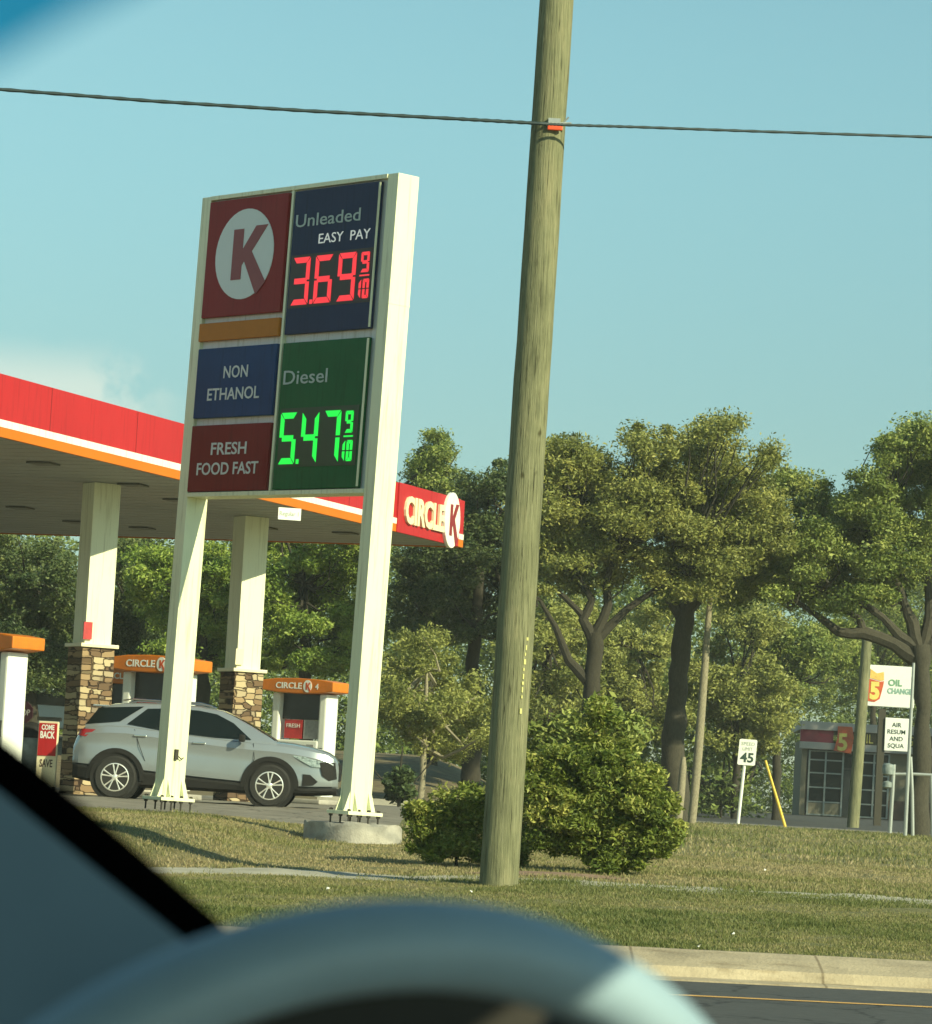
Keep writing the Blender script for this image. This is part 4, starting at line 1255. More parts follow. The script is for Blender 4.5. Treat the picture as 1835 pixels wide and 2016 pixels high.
# ------------------------------------------------------------------ the silver car
def boolean_cut(me, cutters):
    o = bpy.data.objects.new('cut', me); COL.objects.link(o)
    hs = []
    for c in cutters:
        h_ = bpy.data.objects.new('cutter', c); COL.objects.link(h_); hs.append(h_)
        m_ = o.modifiers.new('b', 'BOOLEAN'); m_.operation = 'DIFFERENCE'; m_.object = h_; m_.solver = 'EXACT'
    dg = bpy.context.evaluated_depsgraph_get()
    res = bpy.data.meshes.new_from_object(o.evaluated_get(dg))
    for h_ in hs + [o]:
        bpy.data.objects.remove(h_)
    return res
def car():
    p = at(134, 1571, 57.2)
    root = thing('parked_car', 'silver grey sport utility car parked behind the sign posts', 'car', Matrix.Translation((p.x, 58.1, gz(-4, 58))) @ Matrix.Rotation(R(0.6), 4, 'Z'))
    def W(x):
        return float(np.interp(x, [0, .12, .35, .8, 2, 3.2, 3.75, 4.05, 4.22, 4.29], [.70, .80, .865, .89, .90, .89, .87, .82, .74, .62]))
    def top(x):
        return float(np.interp(x, [0, .06, .16, .5, .86, 1.5, 2.2, 2.9, 3.2, 3.6, 3.95, 4.15, 4.24, 4.29], [.80, .98, 1.13, 1.17, 1.175, 1.12, 1.06, 1.02, 1.015, .985, .935, .88, .82, .72]))
    def crown(x):
        return float(np.interp(x, [0, 2.6, 3.0, 3.5, 4.0, 4.29], [.02, .04, .05, .06, .045, .02]))
    def low(x):
        return float(np.interp(x, [0, .4, .9, 2.0, 3.0, 3.7, 4.29], [.50, .48, .45, .38, .33, .31, .34]))
    def loft(stations, sect):
        mb = MB()
        n = None
        for x in stations:
            s = sect(x)
            n = len(s)
            mb.v += [Vector((x, y, z)) for y, z in s]
        k = len(stations)
        for i in range(k - 1):
            for j in range(n):
                mb.f.append([i * n + j, i * n + (j + 1) % n, (i + 1) * n + (j + 1) % n, (i + 1) * n + j])
        mb.f.append(list(range(n))); mb.f.append([(k - 1) * n + j for j in range(n)])
        return mb
    def body_sect(x):
        w_, t, l, c = W(x), top(x), low(x), crown(x)
        half = [(.0, l), (w_ * .9, l), (w_ * .985, l + .04), (w_, l + (t - l) * .22), (w_ * .972, l + (t - l) * .50), (w_ * .975, t - .20), (w_ * .992, t - .13), (w_ * .955, t - .03), (w_ * .90, t + c * .25), (w_ * .6, t + c * .8), (0, t + c)]
        return half + [(-y, z) for y, z in half[-2:0:-1]]
    st = [0, .04, .10, .2, .35, .55, .86, 1.2, 1.6, 2.0, 2.4, 2.8, 3.0, 3.2, 3.5, 3.8, 4.0, 4.12, 4.2, 4.26, 4.29]
    def cyl(x, r, y0, y1):
        m_ = MB(); m_.lathe([(r, y0), (r, y1)], (x, 0, .335), 40, 'Y'); return m_.mesh('c')
    cuts = lambda: [cyl(.715, .405, -1.0, -.62), cyl(3.197, .405, -1.0, -.62), cyl(.715, .405, .62, 1.0), cyl(3.197, .405, .62, 1.0)]
    me = boolean_cut(loft(st, body_sect).mesh('b'), cuts())
    me.name = 'body'
    me.polygons.foreach_set('use_smooth', [True] * len(me.polygons)); me.set_sharp_from_angle(angle=R(17))
    me.materials.clear()
    link('body', me, M['paint'], root)
    # dark lower cladding
    def clad_sect(x):
        w_, l = W(x) + .004, low(x)
        zb_ = float(np.interp(x, [0, .3, .9, 3.2, 3.8, 4.29], [.30, .24, .19, .19, .20, .24]))
        half = [(0, zb_), (w_ * .88, zb_), (w_ * .985, zb_ + .05), (w_, l - .03), (w_ * .99, l + .012), (0, l + .012)]
        return half + [(-y, z) for y, z in half[-2:0:-1]]
    me = boolean_cut(loft([0.01] + st[1:-1] + [4.27], clad_sect).mesh('b'), cuts())
    me.name = 'cladding'; me.materials.clear()
    link('cladding', me, M['plastic'], root)
    for x in (.715, 3.197):
        for s in (-1, 1):
            a = MB(); a.lathe([(.385, s * .61), (.402, s * .61), (.402, s * (W(x) - .008)), (.385, s * (W(x) - .008))], (x, 0, .335), 36, 'Y')
            a.lathe([(.05, s * .60), (.39, s * .60), (.39, s * .615), (.05, s * .615)], (x, 0, .335), 36, 'Y')
            part('wheel_well', a, M['plastic'], root)
            a = MB()
            n = 22
            w0 = W(x)
            for k in range(n + 1):
                t = math.pi * (-.03 + 1.06 * k / n)
                for r_ in (.392, .468):
                    xx = x + math.cos(t) * r_
                    a.v.append(Vector((xx, s * (W(xx) + .010), .335 + math.sin(t) * r_)))
                    a.v.append(Vector((xx, s * (W(xx) - .06), .335 + math.sin(t) * r_)))
            for k in range(n):
                b = k * 4
                for (i, j) in ((0, 2), (2, 3), (3, 1), (1, 0)):
                    a.f.append([b + i, b + j, b + 4 + j, b + 4 + i])
            part('wheel_arch', a, M['plastic'], root)
    # cabin
    roof = lambda x: float(np.interp(x, [.18, .30, .40, .62, 1.0, 1.38, 1.98, 2.35, 2.6, 2.85, 3.1, 3.27], [1.16, 1.32, 1.435, 1.515, 1.545, 1.555, 1.545, 1.495, 1.395, 1.275, 1.14, 1.04]))
    def tumble(x, z):
        t0 = top(x) - .03
        f = max(0.0, (z - t0) / .42)
        return W(x) * .945 - .20 * f ** 1.15
    def cab_sect(x):
        r_ = roof(x); t0 = top(x) - .05
        half = [(0, t0), (tumble(x, t0), t0)]
        for q in (.35, .7, .93):
            z = t0 + (r_ - t0) * q
            half.append((tumble(x, z), z))
        half += [(tumble(x, r_) * .93, r_), (tumble(x, r_) * .55, r_ + .014), (0, r_ + .02)]
        return half + [(-y, z) for y, z in half[-2:0:-1]]
    cst = [.18, .24, .30, .36, .42, .52, .62, .8, 1.0, 1.2, 1.38, 1.7, 1.98, 2.2, 2.35, 2.5, 2.6, 2.75, 2.85, 3.0, 3.1, 3.2, 3.27]
    mb = loft(cst, cab_sect)
    part('roof', mb, M['paint'], root, smooth=True)
    def side_panel(name, poly, m, off=.012, par=root, both=True):
        out = None
        for s in ((-1, 1) if both else (-1,)):
            b = MB()
            # subdivide the outline so that it follows the curved side
            pts = []
            for i in range(len(poly)):
                a_, c_ = poly[i], poly[(i + 1) % len(poly)]
                for k in range(6):
                    pts.append((a_[0] + (c_[0] - a_[0]) * k / 6, a_[1] + (c_[1] - a_[1]) * k / 6))
            cx0 = sum(q[0] for q in pts) / len(pts); cz0 = sum(q[1] for q in pts) / len(pts)
            def yy(x, z):
                return tumble(x, z) if z > top(x) - .03 else W(x) * (.96 + .03 * min(1, (top(x) - z) / .3))
            rings = []
            for f in (1, .66, .33):
                rings.append([(cx0 + (x - cx0) * f, cz0 + (z - cz0) * f) for x, z in pts])
            n = len(pts)
            for ring in rings:
                b.v += [Vector((x, s * (yy(x, z) + off), z)) for x, z in ring]
            b.v.append(Vector((cx0, s * (yy(cx0, cz0) + off), cz0)))
            b.v += [Vector((x, s * (yy(x, z) - .02), z)) for x, z in pts]
            for r_ in range(2):
                for k in range(n):
                    b.f.append([r_ * n + k, r_ * n + (k + 1) % n, (r_ + 1) * n + (k + 1) % n, (r_ + 1) * n + k])
            for k in range(n):
                b.f.append([2 * n + k, 2 * n + (k + 1) % n, 3 * n])
                b.f.append([k, (k + 1) % n, 3 * n + 1 + (k + 1) % n, 3 * n + 1 + k])
            out = part(name, b, m, par, smooth=True)
        return out
    side_panel('side_window', [(.86, 1.20), (1.16, 1.463), (1.5, 1.485), (1.70, 1.485), (1.66, 1.10), (1.45, 1.125)], M['glass'])
    side_panel('side_window', [(1.74, 1.485), (1.98, 1.48), (2.28, 1.435), (2.56, 1.305), (2.86, 1.055), (2.3, 1.062), (1.70, 1.10)], M['glass'])
    side_panel('rear_quarter_window', [(.19, 1.165), (.38, 1.44), (1.10, 1.495), (.74, 1.235)], M['glass'])
    side_panel('tail_light', [(.06, .98), (.115, 1.085), (.36, 1.085), (.20, .96)], M['tail'])
    side_panel('head_light', [(3.46, .875), (3.75, .835), (4.02, .755), (4.04, .67), (3.86, .675), (3.62, .79)], M['lamp'], .010)
    side_panel('grille_wrap', [(3.98, .75), (4.23, .76), (4.27, .50), (4.14, .46), (4.03, .54)], M['plastic'], .012)
    side_panel('fog_lamp_recess', [(3.72, .55), (3.84, .545), (3.97, .44), (3.90, .38), (3.72, .355)], M['plastic'], .010)
    for x in (.98, 1.93):
        for s in (-1, 1):
            b = MB(); zz = float(np.interp(x, [.98, 1.93], [1.02, .955])); b.box((x + .1, s * (W(x) * .985 + .012), zz), (.20, .03, .028)); part('door_handle', b, M['chrome'], root, bevel=.008)
    # door shut lines
    b = MB()
    for s in (-1, 1):
        for poly in ([(1.72, 1.08), (1.70, .75), (1.74, .42)], [(2.90, 1.0), (2.93, .75), (2.80, .38)], [(.98, 1.12), (1.08, .85), (1.18, .62)]):
            b.tube([(x, s * (W(x) * (.962 if z > .9 else .998) + .0005), z) for x, z in poly], .005, 6)
    part('door_seam', b, M['plastic'], root)
    # windscreen and rear screen: sheets a little above the cabin
    for nm, xs_ in (('windscreen', [2.40, 2.6, 2.85, 3.1, 3.24]), ('rear_screen', [.40, .35, .30, .24, .19])):
        b = MB()
        for x in xs_:
            r_ = roof(x)
            for q in np.linspace(-.88, .88, 9):
                y = tumble(x, r_) * q
                sec = cab_sect(x)
                yp = [a for a, _ in sec[5:8]][::-1]; zp = [c_ for _, c_ in sec[5:8]][::-1]
                b.v.append(Vector((x + (.006 if nm == 'windscreen' else -.006), y, float(np.interp(abs(y), yp, zp)) + .008)))
        for i in range(len(xs_) - 1):
            for k in range(8):
                b.f.append([i * 9 + k, i * 9 + k + 1, (i + 1) * 9 + k + 1, (i + 1) * 9 + k])
        part(nm, b, M['glass'], root, smooth=True)
    b = MB(); b.box((4.26, 0, .61), (.10, 1.20, .30)); gr = part('grille', b, M['plastic'], root, bevel=.03)
    for s in (-1, 1):
        b = MB(); b.box((2.72, s * .99, 1.07), (.10, .17, .12)); part('door_mirror', b, M['plastic'], root, bevel=.03)
        b = MB(); b.tube([(.75, s * .60, 1.575), (.9, s * .60, 1.605), (2.0, s * .60, 1.60), (2.2, s * .60, 1.56)], .014, 6); part('roof_rail', b, M['chrome'], root)
    b = MB(); b.box((.42, 0, 1.475), (.30, 1.15, .03)); part('spoiler', b, M['paint'], root, bevel=.012)
    # wheels
    for x in (.715, 3.197):
        for s in (-1, 1):
            y = s * .80
            b = MB()
            prof = [(.215, -.10), (.31, -.108), (.340, -.085), (.348, -.04), (.348, .04), (.340, .085), (.31, .108), (.215, .10)]
            wh = part('wheel', MB().lathe([(r_, h_) for r_, h_ in prof], (x, y, .335), 40, 'Y'), M['rubber'], root, smooth=True)
            rim = MB()
            rim.lathe([(.222, -.085), (.228, -.105), (.212, -.110), (.205, -.09)], (x, y if s < 0 else y, .335), 40, 'Y') if s < 0 else rim.lathe([(.222, .085), (.228, .105), (.212, .110), (.205, .09)], (x, y, .335), 40, 'Y')
            rim.lathe([(.045, s * .06), (.05, s * .10), (.03, s * .112)], (x, y, .335), 16, 'Y')
            for k in range(5):
                for d_ in (-.20, .20):
                    a0, a1 = 2 * math.pi * k / 5 + .3, 2 * math.pi * k / 5 + .3 + d_
                    p0 = Vector((x + .03 * math.cos(a0), y + s * .100, .335 + .03 * math.sin(a0)))
                    p1 = Vector((x + .213 * math.cos(a1), y + s * .096, .335 + .213 * math.sin(a1)))
                    rim.tube([p0, p0.lerp(p1, .5), p1], [.014, .011, .016], 6)
            part('rim', rim, M['alloy'], wh, smooth=True)
            dk = MB(); dk.lathe([(.214, s * .030), (.214, s * .045)], (x, y, .335), 30, 'Y'); part('brake_disc', dk, M['plastic'], wh)
    return root
car()

# ------------------------------------------------------------------ small things near the pumps
def ground_frame(px, D, rz=0.0):
    p = at(px, 1500, D)
    return Matrix.Translation((p.x, p.y, gz(p.x, p.y))) @ Matrix.Rotation(R(rz), 4, 'Z')
t = thing('stop_sign', 'small octagonal stop sign, its red darkened for shade, beside the left pump', 'sign', ground_frame(40, 57.6, -20))
zz = at(40, 1402, 57.6).z - t.location.z
mb = MB(); mb.prism([(.19 * math.cos(R(22.5 + 45 * k)), zz + .19 * math.sin(R(22.5 + 45 * k))) for k in range(8)][::-1], (0, -.03, 0), Xa, Za, .02); fp = part('face', mb, M['stop'], t)
text_part('lettering', fp, M['pump_grey'], 'STOP', width=.26, height=.10, align='C', O=(0, -.034, zz - .05))
mb = MB(); mb.tube([(0, 0, 0), (0, 0, zz)], .022, 8); part('post', mb, M['galv'], t)
t = thing('promo_banner', 'red and cream promotional board standing left of the stone column', 'sign', ground_frame(92, 57.9, -14))
za, zb_ = at(95, 1420, 57.9).z - t.location.z, at(85, 1548, 57.9).z - t.location.z
hh = za - zb_
mb = MB(); mb.box((0, 0, (za + zb_) / 2), (.34, .06, hh)); bd = part('board', mb, M['cream'], t, bevel=.01)
mb = MB(); mb.box((0, -.034, za - hh * .28), (.31, .012, hh * .50)); part('red_field', mb, M['canopy_red'], bd)
text_part('lettering', bd, M['signwhite'], 'COME', width=.22, height=.08, bold=.03, align='C', O=(0, -.043, za - hh * .13))
text_part('lettering', bd, M['signwhite'], 'BACK', width=.25, height=.11, bold=.03, align='C', O=(0, -.043, za - hh * .26))
text_part('lettering', bd, M['shopbrown'], 'SAVE', width=.22, height=.12, bold=.02, align='C', O=(0, -.034, za - hh * .70))
mb = MB()
for s in (-.15, .15):
    mb.box((s, 0, zb_ / 2), (.03, .06, zb_))
mb.box((0, .01, za + .04), (.40, .08, .06)); part('stand', mb, M['pump_dark'], t)
t = thing('trash_bin', 'grey litter bin with a domed top beside the left pump', 'bin', ground_frame(58, 58.4))
mb = MB(); mb.lathe([(.22, 0), (.25, .1), (.26, .85), (.24, .9)], (0, 0, 0), 20); part('body', mb, M['bin'], t, smooth=True)
mb = MB(); mb.lathe([(.255, .9), (.25, 1.0), (.17, 1.12), (.02, 1.16)], (0, 0, 0), 20); part('lid', mb, M['plastic'], t, smooth=True)
t = thing('lamp_post', 'slender white lamp post far behind the left pump', 'lamp post', ground_frame(97, 112))
zz = at(99, 1335, 112).z - t.location.z
mb = MB(); mb.tube([(0, 0, 0), (0, 0, zz)], [.09, .055], 10); part('post', mb, M['signwhite'], t)
mb = MB(); mb.box((-.15, 0, zz + .14), (.5, .25, .09)); part('lamp_head', mb, M['signwhite'], t, bevel=.02)
t = thing('parked_car', 'white car half seen far behind the promotional board', 'car', ground_frame(110, 106, 12))
mb = MB(); mb.prism([(-2.1, .3), (2.1, .3), (2.15, .75), (1.2, .92), (.5, 1.42), (-1.0, 1.45), (-1.9, 1.0), (-2.2, .8)][::-1], (0, -.9, 0), Xa, Za, 1.8); part('body', mb, M['signwhite'], t, bevel=.06)
mb = MB(); mb.prism([(1.0, .95), (.42, 1.36), (-.95, 1.38), (-1.6, .98)][::-1], (0, -.91, 0), Xa, Za, 1.82); part('window', mb, M['glass'], t)
for x in (-1.35, 1.35):
    for s in (-.84, .84):
        mb = MB(); mb.lathe([(.33, -.1), (.33, .1)], (x, s, .33), 20, 'Y'); part('wheel', mb, M['rubber'], t)
# kerb bar beyond the lot
mb = MB()
for i in range(14):
    x = -2.9 + i * .45
    mb.box((x, 84.1, gz(x, 84.1) + .07), (.449, .18, .15))
struct('far_kerb', mb, M['walk'])

# ------------------------------------------------------------------ right side: street things
t = thing('speed_limit_sign', 'white speed limit 45 sign on a white post beyond the grass', 'sign', ground_frame(1459, 106, 2))
p0 = at(1459, 1610, 106)
pz = lambda py: at(1470, py, 106).z - t.location.z
X1 = at(1471, 1480, 106).x - t.location.x
mb = MB(); mb.tube([(0, 0, 0), (X1 - .02, 0, pz(1460))], .048, 8); part('post', mb, M['signwhite'], t, smooth=True)
lean = R(3.0)
Xs, Zs = Vector((math.cos(lean * .4), 0, -math.sin(lean * .4))), Vector((math.sin(lean), 0, math.cos(lean)))
O = Vector((X1, -.07, (pz(1456) + pz(1506)) / 2))
hw, hh = .265, .385
mb = MB(); mb.prism([(-hw, -hh + .03), (-hw + .03, -hh), (hw - .03, -hh), (hw, -hh + .03), (hw, hh - .03), (hw - .03, hh), (-hw + .03, hh), (-hw, hh - .03)][::-1], O, Xs, Zs, .012); pn = part('panel', mb, M['signwhite'], t)
O2 = O + Vector((0, -.008, 0))
text_part('lettering', pn, M['txtgrey'], 'SPEED', width=.40, height=.10, align='C', O=O2 + Zs * .20, X=Xs, Z=Zs)
text_part('lettering', pn, M['txtgrey'], 'LIMIT', width=.30, height=.10, align='C', O=O2 + Zs * .05, X=Xs, Z=Zs)
text_part('lettering', pn, M['black'], '45', width=.40, height=.27, bold=.03, align='C', O=O2 + Zs * -.29, X=Xs, Z=Zs)
a, b = at(1507, 1497, 103), at(1546, 1632, 103)
t = thing('guy_wire_guard', 'slanted yellow guy wire guard right of the speed limit sign', 'cable guard', Vector((b.x, b.y, gz(b.x, b.y))))
mb = MB(); mb.tube([(0, 0, 0), a - t.location], [.045, .035], 8); part('guard', mb, M['yellow'], t, smooth=True)
t = thing('utility_pole', 'distant wooden utility pole in front of the shop front', 'utility pole', ground_frame(1685, 117))
a = at(1709, 1235, 117) - t.location
mb = MB(); mb.tube([(0, 0, -.1), a * .25, a * .5, a * .75, a], [.20, .195, .185, .175, .165], 14); part('shaft', mb, M['pole'], t, smooth=True)
t = thing('slim_tree', 'slim pale leaning tree trunk beside the thick grey trunk', 'tree', ground_frame(1362, 94))
o_ = t.location
mb = MB()
pl_ = [(1362, 1622, 17), (1368, 1560, 17), (1375, 1480, 18), (1381, 1400, 17), (1388, 1310, 15), (1395, 1215, 12), (1402, 1130, 9)]
mb.tube([at(q[0], q[1], 94) - o_ for q in pl_], [q[2] * 94 / F / 2 for q in pl_], 10); part('trunk', mb, M['bark_light'], t, smooth=True)
P, T = crown_points(blob_px([(1405, 1120, 40, 30)], 94), 3000, np.random.RandomState(8), .4)
quads_mesh('crown', leaf_quads(P - np.array(o_), .17, .07, np.random.RandomState(8)), np.clip(.5 + T, 0, 1), LM['oak'], t)
t = thing('tree_stump', 'short pale broken trunk just right of the large bush', 'tree trunk', ground_frame(1340, 90))
o_ = t.location
mb = MB(); mb.tube([(0, 0, -.1)] + [at(q[0], q[1], 90) - o_ for q in ((1341, 1560), (1345, 1510), (1346, 1490))], [.11, .10, .09, .05], 9); part('trunk', mb, M['bark_light'], t, smooth=True)

# the shop
sp = at(1575, 1600, 156)
shop = thing('shop', 'small beige shop with a maroon fascia and dark gridded glass front', 'shop', Matrix.Translation((sp.x, 156, gz(sp.x, 156))) @ Matrix.Rotation(R(-3), 4, 'Z'))
px2m = 156 / F
def SX(px): return (px - 1575) * px2m
HB = 4.1
mb = MB(); mb.box((5.2, 4.3, HB / 2 - .4), (10.4 - .02, 8.0, HB - .8)); part('wall', mb, M['shopwall'], shop)
mb = MB(); mb.box((5.2, 4.0, HB - .18), (10.7, 8.9, .36)); part('roof_edge', mb, M['shoptrim'], shop, bevel=.02)
mb = MB(); mb.box((5.2, .0, 3.06), (10.7, .6, .30)); part('lower_trim', mb, M['shoptrim'], shop, bevel=.02)
mb = MB(); mb.box((SX(1635) / 2 - .1, -.05, 3.475), (SX(1635) + .1, .5, .53)); part('maroon_band', mb, M['maroon'], shop)
mb = MB(); mb.box(((SX(1652) + 10.5) / 2, -.05, 3.475), (10.5 - SX(1652), .5, .53)); db = part('dark_band', mb, M['shopdark'], shop)
mb = MB(); mb.prism([(SX(1634), 2.88), (SX(1668), 2.78), (SX(1672), 3.5), (SX(1668), 3.95), (SX(1640), 3.95), (SX(1640), 3.4)][::-1], (0, -.5, 0), Xa, Za, .12)
em = part('emblem', mb, M['shopred'], shop)
text_part('lettering', em, M['shopyellow'], '5', width=.42, height=.72, bold=.03, O=(SX(1641), -.51, 2.92))
text_part('lettering', db, M['shopyellow'], "OIL CHANGE", width=SX(1800) - SX(1680), height=.40, O=(SX(1680), -.31, 3.28))
gx0, gx1 = SX(1593), SX(1655)
mb = MB(); mb.box(((SX(1585) + SX(1745)) / 2, .27, 1.47), (SX(1745) - SX(1585), .05, 2.85)); gl = part('shop_window', mb, mat('shop_glass', (.008, .015, .017), .3, spec=.08), shop)
mb = MB()
for px in (1589, 1621, 1655, 1686, 1716, 1745):
    mb.box((SX(px), .20, 1.45), (.075, .10, 2.85))
for z in (.06, .62, 1.25, 1.88, 2.45, 2.84):
    mb.box(((SX(1589) + SX(1655)) / 2, .215, z), (SX(1655) - SX(1589), .06, .06)); mb.box(((SX(1686) + SX(1745)) / 2, .215, z), (SX(1745) - SX(1686), .06, .06))
part('mullion', mb, M['alum'], gl)
mb = MB(); mb.box(((SX(1589) + SX(1655)) / 2, .225, .32), (SX(1655) - SX(1589) - .08, .03, .50)); part('lower_pane', mb, M['shopwall'], gl)
mb = MB(); mb.box(((SX(1655) + SX(1686)) / 2, .23, 2.12), (SX(1686) - SX(1655), .08, .10)); mb.box(((SX(1655) + SX(1686)) / 2 , .24, 1.03), (SX(1686) - SX(1655) - .12, .03, 2.0)); dr = part('door', mb, M['pump_dark'], shop)
mb = MB(); mb.box((SX(1681), .19, 1.05), (.03, .05, .4)); part('handle', mb, M['alum'], dr)
mb = MB(); mb.box(((SX(1745) + 10.3) / 2, .27, .42), (10.3 - SX(1745), .05, .84)); part('brown_dado', mb, M['shopbrown'], shop)
mb = MB(); mb.box((SX(1578), .3, 1.45), (.22, .5, 2.88)); part('corner_pier', mb, M['shopwall'], shop)
# oil change pylon sign
t = thing('pylon_sign', 'white pylon sign with a red and yellow 5 emblem on a dark brown pole', 'sign', ground_frame(1722, 128))
o_ = t.location
def LX_(px, py): 
    q = at(px, py, 128) - o_; return q.x, q.z
c1, c2 = LX_(1703, 1348), LX_(1800, 1353)
sc_ = 128 / F
mb = MB(); x0, x1 = c1[0], c2[0]; z0, z1 = LX_(1750, 1392)[1], LX_(1750, 1311)[1]
mb.box(((x0 + x1) / 2, 0, (z0 + z1) / 2), (x1 - x0, .35, z1 - z0)); pn = part('panel', mb, M['signwhite'], t, bevel=.02)
wp, hp = x1 - x0, z1 - z0
mb = MB(); mb.prism([(x0 + wp * a, z0 + hp * b) for a, b in ((.03, .12), (.20, .10), (.30, .18), (.36, .50), (.37, .62), (.30, .60), (.08, .66), (.02, .45))][::-1], (0, -.19, 0), Xa, Za, .012)
mb2 = MB(); mb2.prism([(x0 + wp * a, z0 + hp * b) for a, b in ((.08, .68), (.30, .62), (.37, .64), (.36, .84), (.22, .80), (.09, .90))][::-1], (0, -.19, 0), Xa, Za, .012)
e1 = part('emblem', mb, M['shopred'], pn); part('emblem_top', mb2, mat('emblem_yellow', (.75, .48, .12), .5, var=.2, scale=12), pn)
text_part('lettering', e1, M['shopyellow'], '5', width=wp * .20, height=hp * .38, bold=.06, O=(x0 + wp * .09, -.20, z0 + hp * .19))
text_part('lettering', pn, mat('green_text', (.18, .36, .22), .5), 'OIL', width=wp * .28, height=hp * .15, bold=.03, O=(x0 + wp * .46, -.19, z0 + hp * .52))
text_part('lettering', pn, mat('green_text_pale', (.25, .42, .34), .5), 'CHANGE', width=wp * .50, height=hp * .13, bold=.03, O=(x0 + wp * .45, -.19, z0 + hp * .33))
x0, x1 = LX_(1741, 1445)[0], LX_(1792, 1445)[0]; z0, z1 = LX_(1765, 1479)[1], LX_(1765, 1414)[1]
mb = MB(); mb.box(((x0 + x1) / 2, 0, (z0 + z1) / 2), (x1 - x0, .30, z1 - z0)); lp = part('reader_board', mb, M['signwhite'], t, bevel=.02)
for i, s in enumerate(('AIR', 'RESUM', 'AND', 'SQUA')):
    text_part('lettering', lp, M['black'], s, height=(z1 - z0) * .13, bold=.01, align='C', O=((x0 + x1) / 2 - .05, -.16, z1 - (z1 - z0) * (.27 + .21 * i)))
xp = LX_(1735, 1450)[0]
mb = MB(); mb.box((xp, .05, LX_(1735, 1395)[1] / 2), (.25, .25, LX_(1735, 1395)[1])); part('pole', mb, M['brownpole'], t)
# water pipe assembly and thin poles at the right edge
t = thing('water_pipe_stand', 'pale standing water pipe assembly with a crossbar near the right edge', 'pipe', ground_frame(1753, 89))
o_ = t.location
def Q(px, py): return at(px, py, 89) - o_
mb = MB()
mb.tube([Q(1752, 1640), Q(1757, 1560), Q(1760, 1505)], .05, 8); mb.tube([Q(1752, 1524), Q(1800, 1524), Q(1840, 1526)], .038, 8); mb.tube([Q(1836, 1650), Q(1834, 1525)], .042, 8)
part('pipe', mb, M['galv'], t, smooth=True)
mb = MB(); mb.lathe([(.02, -.16), (.14, -.12), (.16, 0), (.14, .12), (.02, .16)], Q(1749, 1515), 12); mb.lathe([(.02, -.1), (.12, -.06), (.12, .06), (.02, .1)], Q(1747, 1545), 12)
part('valve', mb, M['bin'], t, smooth=True)
t = thing('thin_pole', 'tall thin pale pole in front of the white pylon sign', 'pole', ground_frame(1782, 87.5))
o_ = t.location
mb = MB(); mb.tube([at(1782, 1645, 87.5) - o_, at(1790, 1480, 87.5) - o_, at(1799, 1305, 87.5) - o_], [.050, .045, .036], 8); part('shaft', mb, M['galv'], t, smooth=True)
t = thing('thin_pole', 'shorter pale pole just right of the tall thin pole', 'pole', ground_frame(1797, 88))
o_ = t.location
mb = MB(); mb.tube([at(1797, 1645, 88) - o_, at(1796, 1560, 88) - o_, at(1793, 1490, 88) - o_], [.046, .044, .04], 8); part('shaft', mb, M['galv'], t, smooth=True)
# scraps of paper on the verge
for i, (px, py) in enumerate([(645, 1752), (927, 1758), (936, 1776), (1376, 1875), (1443, 1842), (1506, 1715)]):
    D = 35.0
    for D in np.arange(28.6, 60, .05):
        p = at(px, py, D)
        if p.z <= gz(p.x, D) + .02:
            break
    mb = MB(); mb.add([(-.03, -.02, 0), (.025, -.03, .015), (.04, .02, .03), (-.02, .03, .045), (0, 0, .03), (-.03, -.02, -.01), (.025, -.03, -.005), (.04, .02, 0)], [(0, 1, 4), (1, 2, 4), (2, 3, 4), (3, 0, 4), (0, 5, 6, 1), (1, 6, 7, 2)])
    o = link('litter', mb.mesh('litter'), M['litter']); o.location = (p.x, p.y, gz(p.x, D) + .03); o.rotation_euler = (0, 0, i * 1.3); o.scale = (.4, .4, .4)
    tag(o, 'small white scrap of paper lying in the verge grass', 'litter', 'scraps of paper in the grass')

# ------------------------------------------------------------------ the photographer's own car
DW = 1.24
wc = near(551, 2859, DW)
fw = CAM_M @ Vector((0, 0, -1))
rt, upv = CAM_M @ Vector((1, 0, 0)), CAM_M @ Vector((0, 1, 0))
WT, WP = .642, .9355
wx = rt * math.cos(WP) + upv * math.sin(WP)
wz = (upv * math.cos(WP) - rt * math.sin(WP)) * math.cos(WT) - fw * math.sin(WT)
wy = wz.cross(wx)
Wm = Matrix(((wx.x, wy.x, wz.x), (wx.y, wy.y, wz.y), (wx.z, wy.z, wz.z)))
wheel = thing('steering_wheel', 'dark grey steering wheel rim blurred close at the bottom of the view', 'steering wheel', Matrix.Translation(wc) @ Wm.to_4x4())
RM, RT = .1967, .0150
mb = MB()
n, k = 96, 18
for i in range(n):
    a = 2 * math.pi * i / n
    for j in range(k):
        b = 2 * math.pi * j / k
        mb.v.append(Vector(((RM + RT * math.cos(b)) * math.cos(a), RT * 1.15 * math.sin(b), (RM + RT * math.cos(b)) * math.sin(a))))
for i in range(n):
    for j in range(k):
        mb.f.append([i * k + j, ((i + 1) % n) * k + j, ((i + 1) % n) * k + (j + 1) % k, i * k + (j + 1) % k])
part('rim', mb, M['interior'], wheel, smooth=True)
mb = MB(); mb.lathe([(.075, .02), (.07, -.015), (.05, -.025), (.005, -.028)], (0, 0, 0), 32, 'Y'); part('hub', mb, M['dash'], wheel, smooth=True)
mb = MB()
for a in (0, 180, 270):
    mb.tube([(.06 * math.cos(R(a)), 0, .06 * math.sin(R(a))), (RM * math.cos(R(a)), 0, RM * math.sin(R(a)))], [.022, .014], 10)
part('spoke', mb, M['dash'], wheel, smooth=True)
ci = thing('car_interior', 'dark blurred windscreen pillar and dashboard of the car around the camera', 'car interior', near(200, 1900, 1.4))
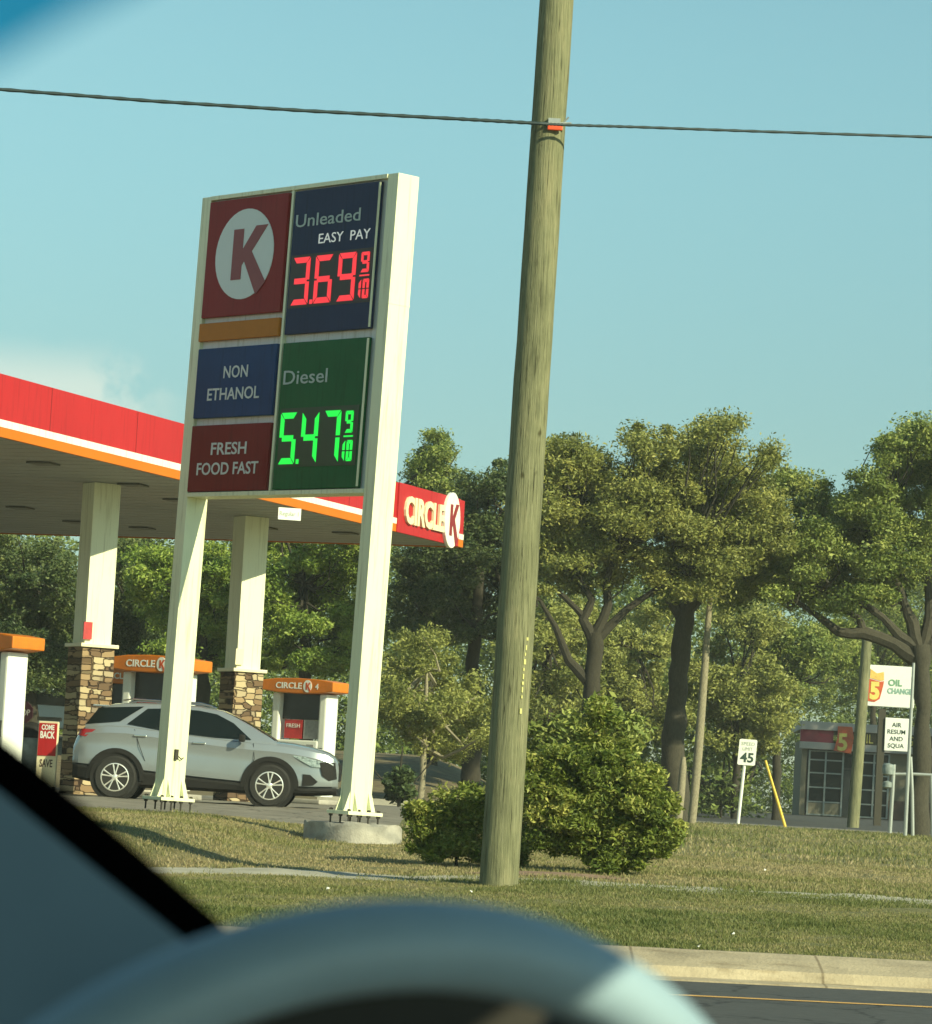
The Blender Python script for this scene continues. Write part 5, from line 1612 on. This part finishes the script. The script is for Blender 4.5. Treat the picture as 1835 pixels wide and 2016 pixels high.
# pillar: black seal along the glass, trim below it
def slab(poly, depth, th):
    mb = MB()
    a = [near(px, py, depth + (q[0] if q else 0)) for px, py, *q in poly]
    b = [p + fw * th for p in a]
    n = len(a)
    mb.add(a + b, [tuple(range(n)), tuple(range(2 * n - 1, n - 1, -1))] + [(i, (i + 1) % n, (i + 1) % n + n, i + n) for i in range(n)])
    return mb
part('pillar_seal', slab([(-700, 985), (0, 1475), (215, 1650), (420, 1826), (480, 1905), (420, 1900), (205, 1728), (0, 1562), (-700, 1060)], 1.36, .03), M['seal'], ci, world=True, bevel=.003)
part('pillar_trim', slab([(-700, 1020), (0, 1525), (200, 1690), (430, 1875), (500, 1990), (560, 2500), (-700, 2500)], 1.46, .05), M['trim'], ci, world=True, bevel=.004)
part('dashboard', slab([(120, 2080), (330, 1965), (600, 1890), (900, 1880), (1120, 1940), (1290, 2060), (1500, 2600), (-100, 2600)], 1.42, .12), M['dash'], ci, world=True, bevel=.006)
mb = MB(); mb.tube([near(575, 1940, 1.40), near(690, 1936, 1.40)], .0030, 8); part('dash_highlight', mb, M['dashlit'], ci, world=True)  # pale bar standing in for the beige highlight inside the wheel
mb = MB(); mb.box((-.04, .15, 1.66), (1.12, 2.0, .03)); part('sun_blocker', mb, M['dash'], ci, world=True)  # unseen panel added to keep the sun off most of the wheel rim
# tinted shade band along the top of the windscreen
gm = bpy.data.materials.new('tinted_band')
gm.use_nodes = True
g_ = gm.node_tree
tr = g_.nodes.new('ShaderNodeBsdfTransparent'); tr.inputs[0].default_value = (.26, .62, .74, 1)
g_.links.new(tr.outputs[0], g_.nodes['Material Output'].inputs[0])
part('shade_band', slab([(-500, -500), (420, -500), (300, -60), (130, 25), (-20, 110), (-500, 330)], .36, .004), gm, ci, world=True)

# ------------------------------------------------------------------ haze
hm = bpy.data.materials.new('haze_air')
hm.use_nodes = True
h_ = hm.node_tree
h_.nodes.remove(h_.nodes['Principled BSDF'])
pv = h_.nodes.new('ShaderNodeVolumePrincipled')
pv.inputs['Color'].default_value = (.92, .97, .93, 1)
pv.inputs['Density'].default_value = .00038
pv.inputs['Anisotropy'].default_value = .0
h_.links.new(pv.outputs[0], h_.nodes['Material Output'].inputs['Volume'])
mb = MB(); mb.box((0, 740, 11.0), (900, 1540, 26.0))
hz = link('haze', mb.mesh('haze'), hm)
hz['kind'] = 'stuff'
